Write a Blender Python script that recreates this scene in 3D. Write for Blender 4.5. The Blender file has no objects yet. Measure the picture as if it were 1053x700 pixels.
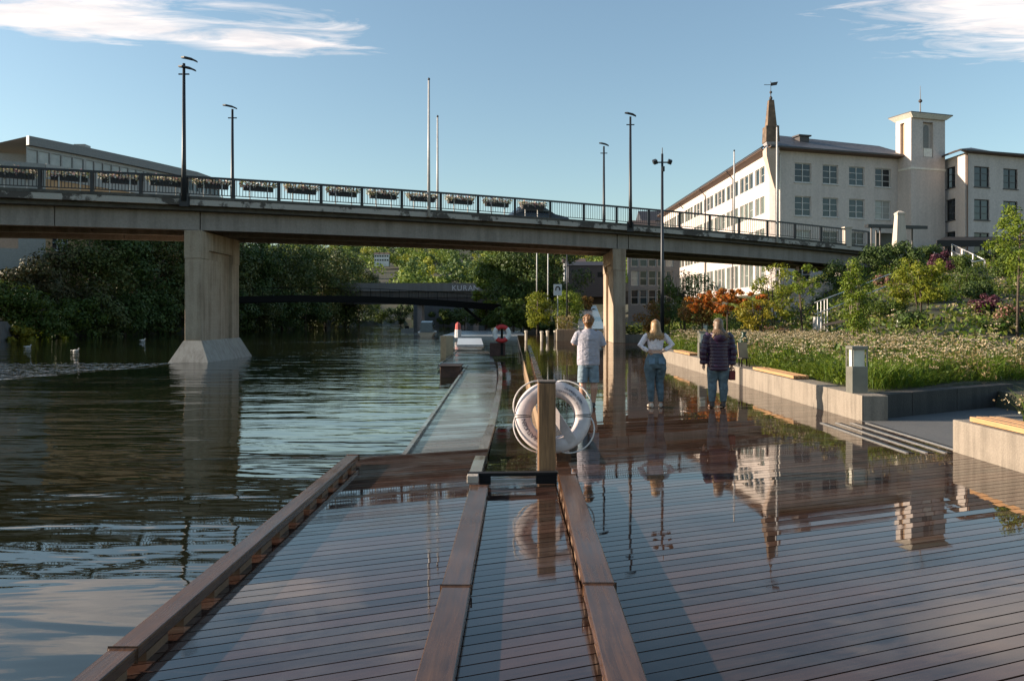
import bpy, math, random
import numpy as np
from mathutils import Vector, Matrix, noise as mnoise
R = math.radians
random.seed(7)
scene = bpy.context.scene
COL = scene.collection
F, CX, HY, H = 840.0, 526.5, 324.0, 1.75     # focal length in photo pixels, centre column, horizon row, eye height

def at(px, py, d):                            # a point of the place, d metres ahead of the photographer
    return Vector(((px - CX) * d / F, d, H - (py - HY) * d / F))
def gp(px, py, z=0.0):
    d = F * (H - z) / (py - HY)
    return Vector(((px - CX) * d / F, d, z))

# ------------------------------------------------------------------ mesh building
class MB:
    def __init__(s): s.v = []; s.f = []
    def add(s, vs, fs):
        o = len(s.v); s.v += [tuple(p) for p in vs]; s.f += [tuple(i + o for i in f) for f in fs]; return s
    def hexa(s, b, t):                        # bottom 4 ccw, top 4 ccw
        return s.add(list(b) + list(t), [(3,2,1,0),(4,5,6,7),(0,1,5,4),(1,2,6,5),(2,3,7,6),(3,0,4,7)])
    def box(s, x0, x1, y0, y1, z0, z1):
        return s.hexa([(x0,y0,z0),(x1,y0,z0),(x1,y1,z0),(x0,y1,z0)], [(x0,y0,z1),(x1,y0,z1),(x1,y1,z1),(x0,y1,z1)])
    def obox(s, c, size, rz=0.0, rx=0.0, ry=0.0):
        m = Matrix.Translation(c) @ Matrix.Rotation(rz,4,'Z') @ Matrix.Rotation(ry,4,'Y') @ Matrix.Rotation(rx,4,'X')
        a, b, d = size[0]/2, size[1]/2, size[2]/2
        q = [(-a,-b),(a,-b),(a,b),(-a,b)]
        return s.hexa([m @ Vector((x,y,-d)) for x,y in q], [m @ Vector((x,y,d)) for x,y in q])
    def bar(s, p, q, w, h):                   # rectangular bar from p to q
        p, q = Vector(p), Vector(q); d = (q-p).normalized()
        up = Vector((0,0,1)) if abs(d.z) < .95 else Vector((0,1,0))
        a = d.cross(up).normalized()*w/2; b = a.cross(d).normalized()*h/2
        return s.add([p-a-b,p+a-b,p+a+b,p-a+b,q-a-b,q+a-b,q+a+b,q-a+b],[(0,3,2,1)[::-1],(4,5,6,7)[::-1],(0,1,5,4),(1,2,6,5),(2,3,7,6),(3,0,4,7)])
    def tube(s, pts, r, n=8, cap=True, flat=1.0):
        pts = [Vector(p) for p in pts]; k = len(pts)
        rs = r if isinstance(r, (list, tuple)) else [r]*k
        o = len(s.v); prev = None
        for i, p in enumerate(pts):
            d = (pts[min(i+1,k-1)] - pts[max(i-1,0)])
            d = d.normalized() if d.length > 1e-9 else Vector((0,0,1))
            if prev is None:
                up = Vector((0,0,1)) if abs(d.z) < .9 else Vector((0,1,0))
                a = d.cross(up).normalized()
            else:
                a = (prev - d*prev.dot(d)).normalized()
            prev = a; b = d.cross(a)
            for j in range(n):
                t = 2*math.pi*j/n
                s.v.append(tuple(p + a*math.cos(t)*rs[i] + b*math.sin(t)*rs[i]*flat))
        for i in range(k-1):
            for j in range(n):
                s.f.append((o+i*n+j, o+i*n+(j+1)%n, o+(i+1)*n+(j+1)%n, o+(i+1)*n+j))
        if cap:
            s.f.append(tuple(o+j for j in range(n))[::-1]); s.f.append(tuple(o+(k-1)*n+j for j in range(n)))
        return s
    def lathe(s, c, prof, n=16):              # prof = [(r,z)...] around vertical axis through c
        c = Vector(c); o = len(s.v)
        for r, z in prof:
            for j in range(n):
                t = 2*math.pi*j/n; s.v.append((c.x+r*math.cos(t), c.y+r*math.sin(t), c.z+z))
        for i in range(len(prof)-1):
            for j in range(n):
                s.f.append((o+i*n+j, o+i*n+(j+1)%n, o+(i+1)*n+(j+1)%n, o+(i+1)*n+j))
        s.f.append(tuple(o+j for j in range(n))[::-1]); s.f.append(tuple(o+(len(prof)-1)*n+j for j in range(n)))
        return s
    def ring(s, c, rx, rz, t, m=48, n=14, flat=.62, M=None):   # torus in the xz plane
        o = len(s.v)
        for i in range(m):
            a = 2*math.pi*i/m
            for j in range(n):
                b = 2*math.pi*j/n
                p = Vector(((rx+t*math.cos(b))*math.cos(a), t*flat*math.sin(b), (rz+t*math.cos(b))*math.sin(a)))
                if M is not None: p = M @ p
                s.v.append(tuple(Vector(c)+p))
        for i in range(m):
            for j in range(n):
                s.f.append((o+i*n+j, o+i*n+(j+1)%n, o+((i+1)%m)*n+(j+1)%n, o+((i+1)%m)*n+j))
        return s
    def ell(s, c, r, n=14, k=9):
        o = len(s.v)
        prof = []
        for i in range(k):
            a = -math.pi/2 + math.pi*(i+.02 if i==0 else i-.02 if i==k-1 else i)/(k-1)
            for j in range(n):
                t = 2*math.pi*j/n
                s.v.append((c[0]+r[0]*math.cos(a)*math.cos(t), c[1]+r[1]*math.cos(a)*math.sin(t), c[2]+r[2]*math.sin(a)))
        for i in range(k-1):
            for j in range(n):
                s.f.append((o+i*n+j, o+i*n+(j+1)%n, o+(i+1)*n+(j+1)%n, o+(i+1)*n+j))
        s.f.append(tuple(o+j for j in range(n))[::-1]); s.f.append(tuple(o+(k-1)*n+j for j in range(n)))
        return s
    def loft(s, rings):                       # closed stack of equal-length rings
        o = len(s.v); n = len(rings[0])
        for r in rings: s.v += [tuple(p) for p in r]
        for i in range(len(rings)-1):
            for j in range(n):
                s.f.append((o+i*n+j, o+i*n+(j+1)%n, o+(i+1)*n+(j+1)%n, o+(i+1)*n+j))
        s.f.append(tuple(o+j for j in range(n))[::-1]); s.f.append(tuple(o+(len(rings)-1)*n+j for j in range(n)))
        return s

def mesh_from(name, mb, mat, smooth=False, bevel=0):
    me = bpy.data.meshes.new(name); me.from_pydata(mb.v, [], mb.f); me.update()
    if mat: me.materials.append(mat)
    if smooth: me.shade_smooth()
    return me
def link(o, parent=None, world=True):
    COL.objects.link(o)
    if parent is not None:
        o.parent = parent
        if world: o.matrix_parent_inverse = Matrix.Translation(-parent.location) if parent.type == 'EMPTY' else Matrix.Identity(4)
    return o
def part(name, mb, mat, parent=None, smooth=False, world=True, bevel=0, kind=None):
    o = bpy.data.objects.new(name, mesh_from(name, mb, mat, smooth)); link(o, parent, world)
    if bevel:
        m = o.modifiers.new('bevel','BEVEL'); m.width = bevel; m.segments = 2; m.limit_method = 'ANGLE'
    if kind: o['kind'] = kind
    return o
def thing(name, label, cat, loc=(0,0,0), group=None):
    o = bpy.data.objects.new(name, None); COL.objects.link(o); o.location = loc; o.empty_display_size = .2
    return tag(o, label, cat, group)
def tag(o, label, cat, group=None, kind=None):
    o['label'] = label; o['category'] = cat
    if group: o['group'] = group
    if kind: o['kind'] = kind
    return o
def struct(name, mb, mat, smooth=False, bevel=0):
    o = part(name, mb, mat, None, smooth, bevel=bevel); o['kind'] = 'structure'; return o
def dup(o, loc=None, rz=None, label=None, parent=None, sc=None):
    c = o.copy(); COL.objects.link(c)
    if parent is not None: c.parent = parent
    if loc is not None: c.location = loc
    if rz is not None: c.rotation_euler[2] = rz
    if sc is not None: c.scale = (sc, sc, sc)
    if label: c['label'] = label
    for ch in [x for x in bpy.data.objects if x.parent is o]: dup(ch, parent=c)
    return c

def quads_object(name, V, mat, parent=None, world=True, nv=4):     # V: (n, nv, 3) array of free faces
    n = len(V); me = bpy.data.meshes.new(name)
    me.vertices.add(n*nv); me.vertices.foreach_set('co', np.ascontiguousarray(V, dtype=np.float32).ravel())
    me.loops.add(n*nv); me.loops.foreach_set('vertex_index', np.arange(n*nv, dtype=np.int32))
    me.polygons.add(n); me.polygons.foreach_set('loop_start', np.arange(0, n*nv, nv, dtype=np.int32))
    me.update(calc_edges=True)
    me.materials.append(mat)
    o = bpy.data.objects.new(name, me); link(o, parent, world); return o

def leaves(P, size, rng, up=.5, aspect=.55, out=None):   # one folded-free rhombus per point
    n = len(P)
    nrm = rng.normal(size=(n,3)); nrm /= np.linalg.norm(nrm,axis=1)[:,None]
    nrm[:,2] += up
    if out is not None: nrm += out*1.5
    nrm /= np.linalg.norm(nrm,axis=1)[:,None]
    t = rng.normal(size=(n,3)); t[:,2] -= .35
    t -= (t*nrm).sum(1)[:,None]*nrm; t /= np.linalg.norm(t,axis=1)[:,None]+1e-9
    b = np.cross(nrm,t)
    L = (size*rng.uniform(.6,1.35,n))[:,None]
    return np.stack([P-t*L*.5, P+b*L*aspect*.5+t*L*.06, P+t*L*.5, P-b*L*aspect*.5+t*L*.06], axis=1)

# ------------------------------------------------------------------ materials
def mat_new(name):
    m = bpy.data.materials.new(name); m.use_nodes = True
    nt = m.node_tree; b = nt.nodes['Principled BSDF']
    return m, nt, b
def N(nt, t, **kw):
    n = nt.nodes.new(t)
    for k, v in kw.items():
        if k.startswith('i_'):
            key = k[2:]; key = int(key) if key.isdigit() else key.replace('_',' ')
            n.inputs[key].default_value = v
        else: setattr(n, k, v)
    return n
def ramp(nt, fac, stops):
    r = nt.nodes.new('ShaderNodeValToRGB'); e = r.color_ramp.elements
    while len(e) < len(stops): e.new(.5)
    for el, (p, c) in zip(e, stops): el.position = p; el.color = (*c, 1) if len(c) == 3 else c
    nt.links.new(fac, r.inputs[0]); return r.outputs[0]
def pos(nt, scale=(1,1,1), rz=0.0, coord='geo'):
    g = nt.nodes.new('ShaderNodeNewGeometry') if coord == 'geo' else nt.nodes.new('ShaderNodeTexCoord')
    mp = nt.nodes.new('ShaderNodeMapping'); mp.inputs['Rotation'].default_value = (0,0,rz)
    mp.vector_type = 'TEXTURE' if False else 'POINT'
    nt.links.new(g.outputs['Position' if coord == 'geo' else 'Object'], mp.inputs[0]); mp.inputs['Scale'].default_value = scale
    return mp.outputs[0]
def tex(nt, vec, scale, detail=4, rough=.55, dist=0.0):
    n = N(nt,'ShaderNodeTexNoise'); n.inputs['Scale'].default_value = scale; n.inputs['Detail'].default_value = detail
    n.inputs['Roughness'].default_value = rough; n.inputs['Distortion'].default_value = dist
    nt.links.new(vec, n.inputs['Vector']); return n.outputs['Fac']
def mixc(nt, fac, a, b, mode='MIX'):
    m = nt.nodes.new('ShaderNodeMix'); m.data_type = 'RGBA'; m.blend_type = mode
    for sock, v in ((m.inputs[0],fac),(m.inputs[6],a),(m.inputs[7],b)):
        if hasattr(v,'is_linked') or hasattr(v,'links'): nt.links.new(v, sock)
        else: sock.default_value = v if isinstance(v,(int,float)) else ((*v,1) if len(v)==3 else v)
    return m.outputs[2]
def math_(nt, op, a, b=0.0, c=None):
    m = nt.nodes.new('ShaderNodeMath'); m.operation = op
    for i, v in enumerate((a,b) if c is None else (a,b,c)):
        if hasattr(v,'links'): nt.links.new(v, m.inputs[i])
        else: m.inputs[i].default_value = v
    return m.outputs[0]
def bump(nt, b, h, strength, dist=.01):
    n = N(nt,'ShaderNodeBump'); n.inputs['Strength'].default_value = strength; n.inputs['Distance'].default_value = dist
    nt.links.new(h, n.inputs['Height']); nt.links.new(n.outputs[0], b.inputs['Normal']); return n

def m_plain(name, col, rough=.6, metal=0.0, var=.12, scale=6.0, bmp=0.0, bscale=40.0, spec=.5):
    m, nt, b = mat_new(name)
    v = pos(nt); f = tex(nt, v, scale, 5)
    lo = tuple(max(0,c*(1-var)) for c in col); hi = tuple(min(1,c*(1+var)) for c in col)
    nt.links.new(ramp(nt, f, [(.3,lo),(.7,hi)]), b.inputs['Base Color'])
    b.inputs['Roughness'].default_value = rough; b.inputs['Metallic'].default_value = metal
    b.inputs['Specular IOR Level'].default_value = spec
    if bmp: bump(nt, b, tex(nt, v, bscale, 4), bmp, .02)
    return m
def m_concrete(name, col, stain=(.12,.105,.09), amount=.5, scale=1.0, bmp=.35, streak=True, boards=False):
    m, nt, b = mat_new(name)
    v = pos(nt)
    f1 = tex(nt, v, .9*scale, 6, .62); f2 = tex(nt, v, 14*scale, 5, .6)
    base = mixc(nt, f2, tuple(c*.66 for c in col), tuple(min(1,c*1.28) for c in col))
    vs = pos(nt, (1.6,1.6,.12)); fs = tex(nt, vs, 1.7*scale, 5, .6)
    mask = ramp(nt, math_(nt,'MULTIPLY', fs if streak else f1, math_(nt,'ADD', f1, .45)), [(.40,(0,0,0)),(.66,(1,1,1))])
    c = mixc(nt, math_(nt,'MULTIPLY', mask, amount), base, stain)
    nt.links.new(c, b.inputs['Base Color']); b.inputs['Roughness'].default_value = .85
    h = f2
    if boards:
        sp = N(nt,'ShaderNodeSeparateXYZ'); nt.links.new(v, sp.inputs[0])
        w = math_(nt,'FRACT', math_(nt,'MULTIPLY', sp.outputs[2], 4.0)); w = math_(nt,'LESS_THAN', w, .05)
        h = math_(nt,'SUBTRACT', f2, w)
    bump(nt, b, h, bmp, .02)
    return m
def m_leaf(name, cols, trans=.25, rough=.5, scale=.35):
    m, nt, b = mat_new(name)
    g = N(nt,'ShaderNodeNewGeometry')
    n = len(cols); c = ramp(nt, g.outputs['Random Per Island'], [(i/(max(1,n-1)), cols[i]) for i in range(n)])
    f = tex(nt, pos(nt), scale, 3)
    c = mixc(nt, f, c, mixc(nt, 1.0, c, (.62,.72,.5), 'MULTIPLY'))
    nt.links.new(c, b.inputs['Base Color']); b.inputs['Roughness'].default_value = rough
    b.inputs['Specular IOR Level'].default_value = .25
    t = N(nt,'ShaderNodeBsdfTranslucent'); nt.links.new(mixc(nt,1.0,c,(1.0,.95,.5),'MULTIPLY'), t.inputs[0])
    mx = N(nt,'ShaderNodeMixShader'); mx.inputs[0].default_value = trans
    nt.links.new(b.outputs[0], mx.inputs[1]); nt.links.new(t.outputs[0], mx.inputs[2])
    nt.links.new(mx.outputs[0], nt.nodes['Material Output'].inputs[0])
    return m
PLANK_A = R(22.4)
def m_wood(name, dark, light, ang, rough=(.05,.3), wet=1.0, grain=1.0, per_board=.5, puddle=.5, gscale=1.0, spec=.5, bmp=.12, patch=0.0):
    m, nt, b = mat_new(name)
    g = N(nt,'ShaderNodeNewGeometry')
    vr = N(nt,'ShaderNodeVectorRotate'); vr.rotation_type = 'Z_AXIS'; vr.inputs['Angle'].default_value = -ang
    nt.links.new(g.outputs['Position'], vr.inputs[0])
    mp = N(nt,'ShaderNodeMapping'); mp.inputs['Scale'].default_value = (1.2*gscale, 22*gscale, 22*gscale)
    off = N(nt,'ShaderNodeVectorMath', operation='MULTIPLY_ADD')
    cmb = N(nt,'ShaderNodeCombineXYZ'); nt.links.new(g.outputs['Random Per Island'], cmb.inputs[0]); nt.links.new(g.outputs['Random Per Island'], cmb.inputs[2])
    off.inputs[1].default_value = (37,11,53); nt.links.new(cmb.outputs[0], off.inputs[0]); nt.links.new(vr.outputs[0], off.inputs[2])
    nt.links.new(off.outputs[0], mp.inputs[0])
    gr = tex(nt, mp.outputs[0], 1.3, 6, .65, .6)
    geo = pos(nt)
    big = tex(nt, geo, .55, 4, .55); mid = tex(nt, geo, 3.2, 4)
    pb = math_(nt,'MULTIPLY', g.outputs['Random Per Island'], per_board)
    fac = math_(nt,'ADD', math_(nt,'MULTIPLY', gr, .65*grain), math_(nt,'ADD', math_(nt,'MULTIPLY', pb, .55), math_(nt,'MULTIPLY', mid, .3)))
    c = ramp(nt, fac, [(.3,dark),(.95,light)])
    if patch:
        st = tex(nt, pos(nt,(1,1,1)), 1.35, 7, .66, .8); sp2 = tex(nt, pos(nt), 9, 6, .7)
        c = mixc(nt, math_(nt,'MULTIPLY', ramp(nt, st, [(.48,(0,0,0)),(.66,(1,1,1))]), patch), c, mixc(nt, sp2, (.05,.042,.036), (.16,.13,.11)))
        c = mixc(nt, math_(nt,'MULTIPLY', ramp(nt, sp2, [(.62,(0,0,0)),(.74,(1,1,1))]), .6), c, (.012,.008,.006))
    nt.links.new(c, b.inputs['Base Color'])
    rb_ = math_(nt,'MULTIPLY', math_(nt,'SUBTRACT', math_(nt,'FRACT', math_(nt,'MULTIPLY', g.outputs['Random Per Island'], 17.3)), .5), .16*(1 if patch else 0))
    r = ramp(nt, math_(nt,'ADD', math_(nt,'ADD', math_(nt,'MULTIPLY', big, .75), rb_), math_(nt,'MULTIPLY', gr, .25)), [(puddle-.16,(rough[0],)*3),(puddle+.16,(rough[1],)*3)])
    nt.links.new(r, b.inputs['Roughness']); b.inputs['Specular IOR Level'].default_value = spec
    if patch:
        dry = ramp(nt, math_(nt,'ADD', math_(nt,'MULTIPLY', st, .7), math_(nt,'MULTIPLY', gr, .3)), [(.50,(0,0,0)),(.62,(1,1,1))])
        r = math_(nt,'ADD', r, math_(nt,'MULTIPLY', dry, .05)); nt.links.new(r, b.inputs['Roughness'])
    h = math_(nt,'MULTIPLY', gr, r)
    bump(nt, b, h, bmp, .01)
    return m
# ------------------------------------------------------------------ camera, light, sky
cam = bpy.data.cameras.new('camera'); cam.sensor_width = 36; cam.lens = F/1053*36; cam.shift_y = -26/1053
cam.clip_start = .1; cam.clip_end = 6000
co = bpy.data.objects.new('camera', cam); COL.objects.link(co); co.location = (0,0,H); co.rotation_euler = (R(90),0,0); scene.camera = co
SUN_EL = R(16.5); SUN_AZ = math.atan2(-1, .03)        # direction to the sun: almost exactly left, low
sd = Vector((-math.cos(SUN_EL), .03, math.sin(SUN_EL))).normalized()
sl = bpy.data.lights.new('sun','SUN'); sl.energy = 4.4; sl.angle = R(.6); sl.color = (1,.84,.66)
so = bpy.data.objects.new('sun', sl); COL.objects.link(so); so.rotation_euler = (-sd).to_track_quat('-Z','Y').to_euler()
w = bpy.data.worlds.new('World'); scene.world = w; w.use_nodes = True
nt = w.node_tree; bg = nt.nodes['Background']
sky = N(nt,'ShaderNodeTexSky'); sky.sky_type = 'NISHITA'; sky.sun_disc = False
sky.sun_elevation = SUN_EL; sky.sun_rotation = math.atan2(sd.x, sd.y); sky.air_density = 1.0; sky.dust_density = .6; sky.ozone_density = 1.6; sky.altitude = 0
tc = N(nt,'ShaderNodeTexCoord'); sp = N(nt,'ShaderNodeSeparateXYZ'); nt.links.new(tc.outputs['Generated'], sp.inputs[0])
zc = math_(nt,'MAXIMUM', sp.outputs[2], .03)
px_ = math_(nt,'DIVIDE', sp.outputs[0], zc); py_ = math_(nt,'DIVIDE', sp.outputs[1], zc)
cb = N(nt,'ShaderNodeCombineXYZ'); nt.links.new(px_, cb.inputs[0]); nt.links.new(py_, cb.inputs[1])
warp = N(nt,'ShaderNodeMapping'); warp.inputs['Rotation'].default_value = (0,0,R(-14)); warp.inputs['Scale'].default_value = (.8,2.1,1); nt.links.new(cb.outputs[0], warp.inputs[0])
cn = tex(nt, warp.outputs[0], 2.6, 10, .62, .7)
def blob(cx, cy, rx, ry, rot):                         # a cloud bank on the cloud deck, in units of its height
    dx = math_(nt,'SUBTRACT', px_, cx); dy = math_(nt,'SUBTRACT', py_, cy); c, s = math.cos(rot), math.sin(rot)
    a = math_(nt,'DIVIDE', math_(nt,'ADD', math_(nt,'MULTIPLY',dx,c), math_(nt,'MULTIPLY',dy,s)), rx)
    b_ = math_(nt,'DIVIDE', math_(nt,'SUBTRACT', math_(nt,'MULTIPLY',dy,c), math_(nt,'MULTIPLY',dx,s)), ry)
    q = math_(nt,'ADD', math_(nt,'MULTIPLY',a,a), math_(nt,'MULTIPLY',b_,b_))
    return math_(nt,'MAXIMUM', math_(nt,'SUBTRACT', 1.0, q), 0.0)
bl = blob(-1.55,2.70,1.45,.42,R(12))
for a in ((-.98,2.98,.66,.22,R(14)), (2.0,2.75,1.35,.74,R(22)), (-.35,2.5,.25,.07,R(10)), (1.5,2.05,1.0,.28,R(12)), (-1.3,1.9,1.6,.16,R(8)), (.9,2.0,.7,.12,R(20))):
    bl = math_(nt,'MAXIMUM', bl, blob(*a))
dens = math_(nt,'ADD', math_(nt,'MULTIPLY', bl, .55), math_(nt,'SUBTRACT', cn, .78))
cm = ramp(nt, dens, [(.0,(0,0,0)),(.10,(.34,.34,.34)),(.24,(.85,.85,.85)),(.38,(.97,.97,.97))])
shade = ramp(nt, tex(nt, warp.outputs[0], 3.2, 6, .55), [(.35,(1.0,.90,.84)),(.75,(.62,.60,.62))])
low = math_(nt,'MULTIPLY', sp.outputs[2], 1.0)
skyc = mixc(nt, 1.0, sky.outputs[0], ramp(nt, low, [(.10,(.82,.84,.78)),(.40,(.96,.96,.88))]), 'MULTIPLY')
cl = N(nt,'ShaderNodeVectorMath', operation='SCALE'); nt.links.new(shade, cl.inputs[0]); cl.inputs['Scale'].default_value = 5.9
fin = mixc(nt, cm, skyc, cl.outputs[0])
nt.links.new(fin, bg.inputs[0]); bg.inputs[1].default_value = .10
scene.view_settings.view_transform = 'Standard'; scene.view_settings.look = 'None'; scene.view_settings.exposure = 1.18; scene.view_settings.gamma = 1
scene.render.engine = 'CYCLES'
cy = scene.cycles; cy.max_bounces = 6; cy.diffuse_bounces = 3; cy.glossy_bounces = 4; cy.transmission_bounces = 3; cy.transparent_max_bounces = 6
cy.caustics_reflective = False; cy.caustics_refractive = False; cy.use_denoising = True; cy.sample_clamp_indirect = 6

# ------------------------------------------------------------------ terrain and water
WATER = -.5
def tz(x, y):
    xl = -45 + max(0, y-72)*.15
    xr = 6.1 - max(0, y-72)*.10
    if y > 230: z0 = .8 + min((y-230)*.125, 60) + 6*mnoise.noise(Vector((x*.006, y*.006, 0)))
    elif y > 195: z0 = .8
    else: z0 = None
    if x < xl:
        d = xl - x
        z = -1.6 + min(d,3)/3*2.2 + max(0, min(d-3, 18))*.26
    elif x > xr:
        s = x - xr; s0 = 5.6 + max(0, (y-60)*.12)
        z = .40 + .30*max(0, s-s0); z = min(z, 7.0, .55+max(0,y-22)*.125)
        if y < 13.8 + .6*(x-5.8): z = -.08 if x < 9.2 else min(z, .3)
        if 33.2+.41*(x-5.8) < y < 71 and x < 9.2: z = -.12
        if y > 69: z = max(-.1, z-.3)
    else: z = -1.8
    return max(z, z0) if z0 is not None else z
xs = sorted(set([round(v,3) for v in np.concatenate([np.linspace(-1600,-120,18), np.linspace(-110,-20,46), np.linspace(-18,4,12), np.linspace(6.05,6.15,2), np.linspace(6.3,10,32), np.linspace(10.4,18,17), np.linspace(9.1,9.3,2), np.linspace(19,60,42), np.linspace(65,120,10), np.linspace(150,1600,16)])]))
ys = sorted(set([round(v,3) for v in np.concatenate([np.linspace(-60,4,8), np.linspace(6,13,14), np.linspace(13.2,18,42), np.linspace(18.6,40,38), np.linspace(41,110,70), np.linspace(113,260,48), np.linspace(270,900,30), np.linspace(1000,2400,8)])]))
g = MB(); nx = len(xs)
for y in ys:
    for x in xs:
        z = tz(x,y)
        if x > 6.3 and z > .3: z += .10*mnoise.noise(Vector((x*.5,y*.5,0)))
        g.v.append((x,y,z))
for j in range(len(ys)-1):
    for i in range(nx-1):
        a = j*nx+i; g.f.append((a,a+1,a+nx+1,a+nx))
m, nt, b = mat_new('soil_and_turf'); v = pos(nt)
f = tex(nt, v, .5, 6, .6); f2 = tex(nt, v, 9, 5)
c = mixc(nt, ramp(nt, f, [(.4,(0,0,0)),(.6,(1,1,1))]), (.035,.05,.018), (.075,.06,.04)); c = mixc(nt, f2, mixc(nt,1.0,c,(.6,.6,.6),'MULTIPLY'), c)
nt.links.new(c, b.inputs['Base Color']); b.inputs['Roughness'].default_value = .95; bump(nt, b, f2, .6, .05)
struct('ground', g, m, smooth=True)

m, nt, b = mat_new('river_water'); M_water = m
geo = pos(nt); spx = N(nt,'ShaderNodeSeparateXYZ'); nt.links.new(geo, spx.inputs[0])
b.inputs['Base Color'].default_value = (.012,.013,.006,1); b.inputs['Roughness'].default_value = .02; b.inputs['IOR'].default_value = 1.55
v1 = pos(nt, (.42,1.15,1), R(8)); v2 = pos(nt, (1.1,3.6,1), R(-6)); v3 = pos(nt, (2.6,1.0,1))
w1 = tex(nt, v1, .9, 2, .45, .5); w2 = tex(nt, v2, .8, 3, .5, .4); w3 = tex(nt, v3, 1.3, 1, .5)
calm = ramp(nt, tex(nt, pos(nt,(.10,.05,1)), 1.0, 2), [(.36,(.25,)*3),(.62,(1,1,1))])
yr = N(nt,'ShaderNodeMapRange'); yr.interpolation_type = 'SMOOTHSTEP'; nt.links.new(spx.outputs[1], yr.inputs[0])
for i_, v_ in ((1,5.0),(2,22.0),(3,.10),(4,1.0)): yr.inputs[i_].default_value = v_
calm = math_(nt,'MULTIPLY', calm, yr.outputs[0])
# broken water trailing from the pier
X, Y = spx.outputs[0], spx.outputs[1]
edge = math_(nt,'ADD', X, math_(nt,'MULTIPLY', math_(nt,'SUBTRACT', 37.0, Y), .27))
wob = math_(nt,'MULTIPLY', math_(nt,'SUBTRACT', tex(nt, geo, .6, 3), .5), 2.2)
ma = math_(nt,'SMOOTH_MIN', math_(nt,'SUBTRACT', -15.4, math_(nt,'ADD', edge, wob)), math_(nt,'SUBTRACT', 39.3, math_(nt,'ADD', Y, math_(nt,'MULTIPLY', wob,.3))), .5)
mk = N(nt,'ShaderNodeClamp'); nt.links.new(math_(nt,'MULTIPLY', ma, .8), mk.inputs[0])
h = math_(nt,'ADD', math_(nt,'MULTIPLY', w1, .026), math_(nt,'MULTIPLY', math_(nt,'MULTIPLY', w2, calm), .013))
w4 = tex(nt, pos(nt,(.16,.62,1), R(5)), 1.0, 4, .6, .6)
patch_ = ramp(nt, tex(nt, pos(nt,(.05,.035,1)), 1.0, 3), [(.40,(.25,)*3),(.58,(1,1,1))])
h = math_(nt,'ADD', h, math_(nt,'MULTIPLY', math_(nt,'MULTIPLY', w4, math_(nt,'MULTIPLY', patch_, yr.outputs[0])), .105))
h = math_(nt,'ADD', h, math_(nt,'MULTIPLY', math_(nt,'MULTIPLY', w3, mk.outputs[0]), .19))
h = math_(nt,'ADD', h, math_(nt,'MULTIPLY', tex(nt, pos(nt,(1.6,3.4,1)), 4.0, 2), .00015))
bump(nt, b, h, 1.0, 1.0)
g = MB(); g.add([(-90,-40,WATER),(7,-40,WATER),(7,260,WATER),(-90,260,WATER)],[(0,1,2,3)])
struct('water', g, m)

# ------------------------------------------------------------------ boardwalk decks of skewed planks
TA = math.tan(PLANK_A); PITCH = .118/math.cos(PLANK_A)
rngd = random.Random(3)
def planks(mb, y0, y1, xl, xr, zf, gap=.011, th=.04, tilt=.0004):
    n = int((y1-y0)/PITCH)
    for i in range(n+1):
        c = y0 + i*PITCH; wv = PITCH - gap/math.cos(PLANK_A)
        e0, e1 = rngd.uniform(-tilt,tilt), rngd.uniform(-tilt,tilt); jz = rngd.uniform(-.001,.001)
        ym = c + TA*0
        x0 = xl(c) if callable(xl) else xl; x1 = xr(c) if callable(xr) else xr
        if x1 <= x0: continue
        top = []; 
        for (x, dy, e) in ((x0,0,e0),(x1,0,e0),(x1,wv,e1),(x0,wv,e1)):
            y = c + x*TA + dy; top.append((x, y, zf(x,y)+jz+e))
        mb.hexa([(p[0],p[1],p[2]-th) for p in top], top)
def U(x0, y): return x0 + .009*y
M_deck = m_wood('wet_deck_boards', (.007,.0038,.0028), (.088,.046,.031), PLANK_A, rough=(.006,.09), puddle=.58, per_board=.8, spec=.40, patch=.35, bmp=.03)
M_deckL = m_wood('wet_river_deck_boards', (.007,.004,.003), (.076,.040,.030), PLANK_A, rough=(.012,.12), puddle=.55, per_board=.8, spec=.70, patch=.42, bmp=.035)
M_dock = m_wood('wet_grey_dock_boards', (.07,.058,.05), (.25,.21,.18), PLANK_A, rough=(.05,.28), puddle=.50, patch=.4, per_board=.5, spec=.6)
M_beam = m_wood('kerb_timber', (.012,.006,.004), (.15,.072,.037), R(89.5), rough=(.14,.42), puddle=.53, per_board=.35, spec=.34, patch=.10, gscale=.9, grain=1.25, bmp=.5)
M_block = m_plain('block_timber', (.16,.09,.05), .6, bmp=.3, bscale=60)
M_fascia = m_plain('sawn_timber_fascia', (.30,.20,.12), .55, bmp=.3, bscale=50)
M_dark = m_plain('dark_underdeck', (.006,.005,.004), .9)
z0 = lambda x,y: 0.0
g = MB(); planks(g, -1.0, 70.5, .46, lambda c: 5.74 if c < 31.2 else 9.2, z0); struct('boardwalk', g, M_deck)
g = MB(); planks(g, -1.0, 10.75, -1.97, -.31, z0); struct('river_deck', g, M_deckL)
def zs(x,y): return -.02 if y < 9 else -.02 - .28*min(1,(y-9)/6)
def bendx(y):                                 # the lower walk and dock swing left towards the far pontoons
    return 0 if y < 20 else -.0012*(y-20)**2
def dockx(y): return -1.52-.012*(y-10) if y < 34 else -3.0-.012*(y-34)
g = MB(); planks(g, -1.0, 34, lambda c: -.30+bendx(c), .45, zs); struct('lower_walk', g, M_deckL)
g = MB(); planks(g, 10.9, 48, lambda c: dockx(c), lambda c: -.44+bendx(c), lambda x,y: -.34); struct('floating_dock', g, M_dock)
g = MB()
for i in range(37):                            # plank butt line and dock edge board
    y = 10.4+i; 
    g.bar((dockx(y)-.04, y-.4, -.335),(dockx(y)-.05, y+.6, -.335), .07, .09)
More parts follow.
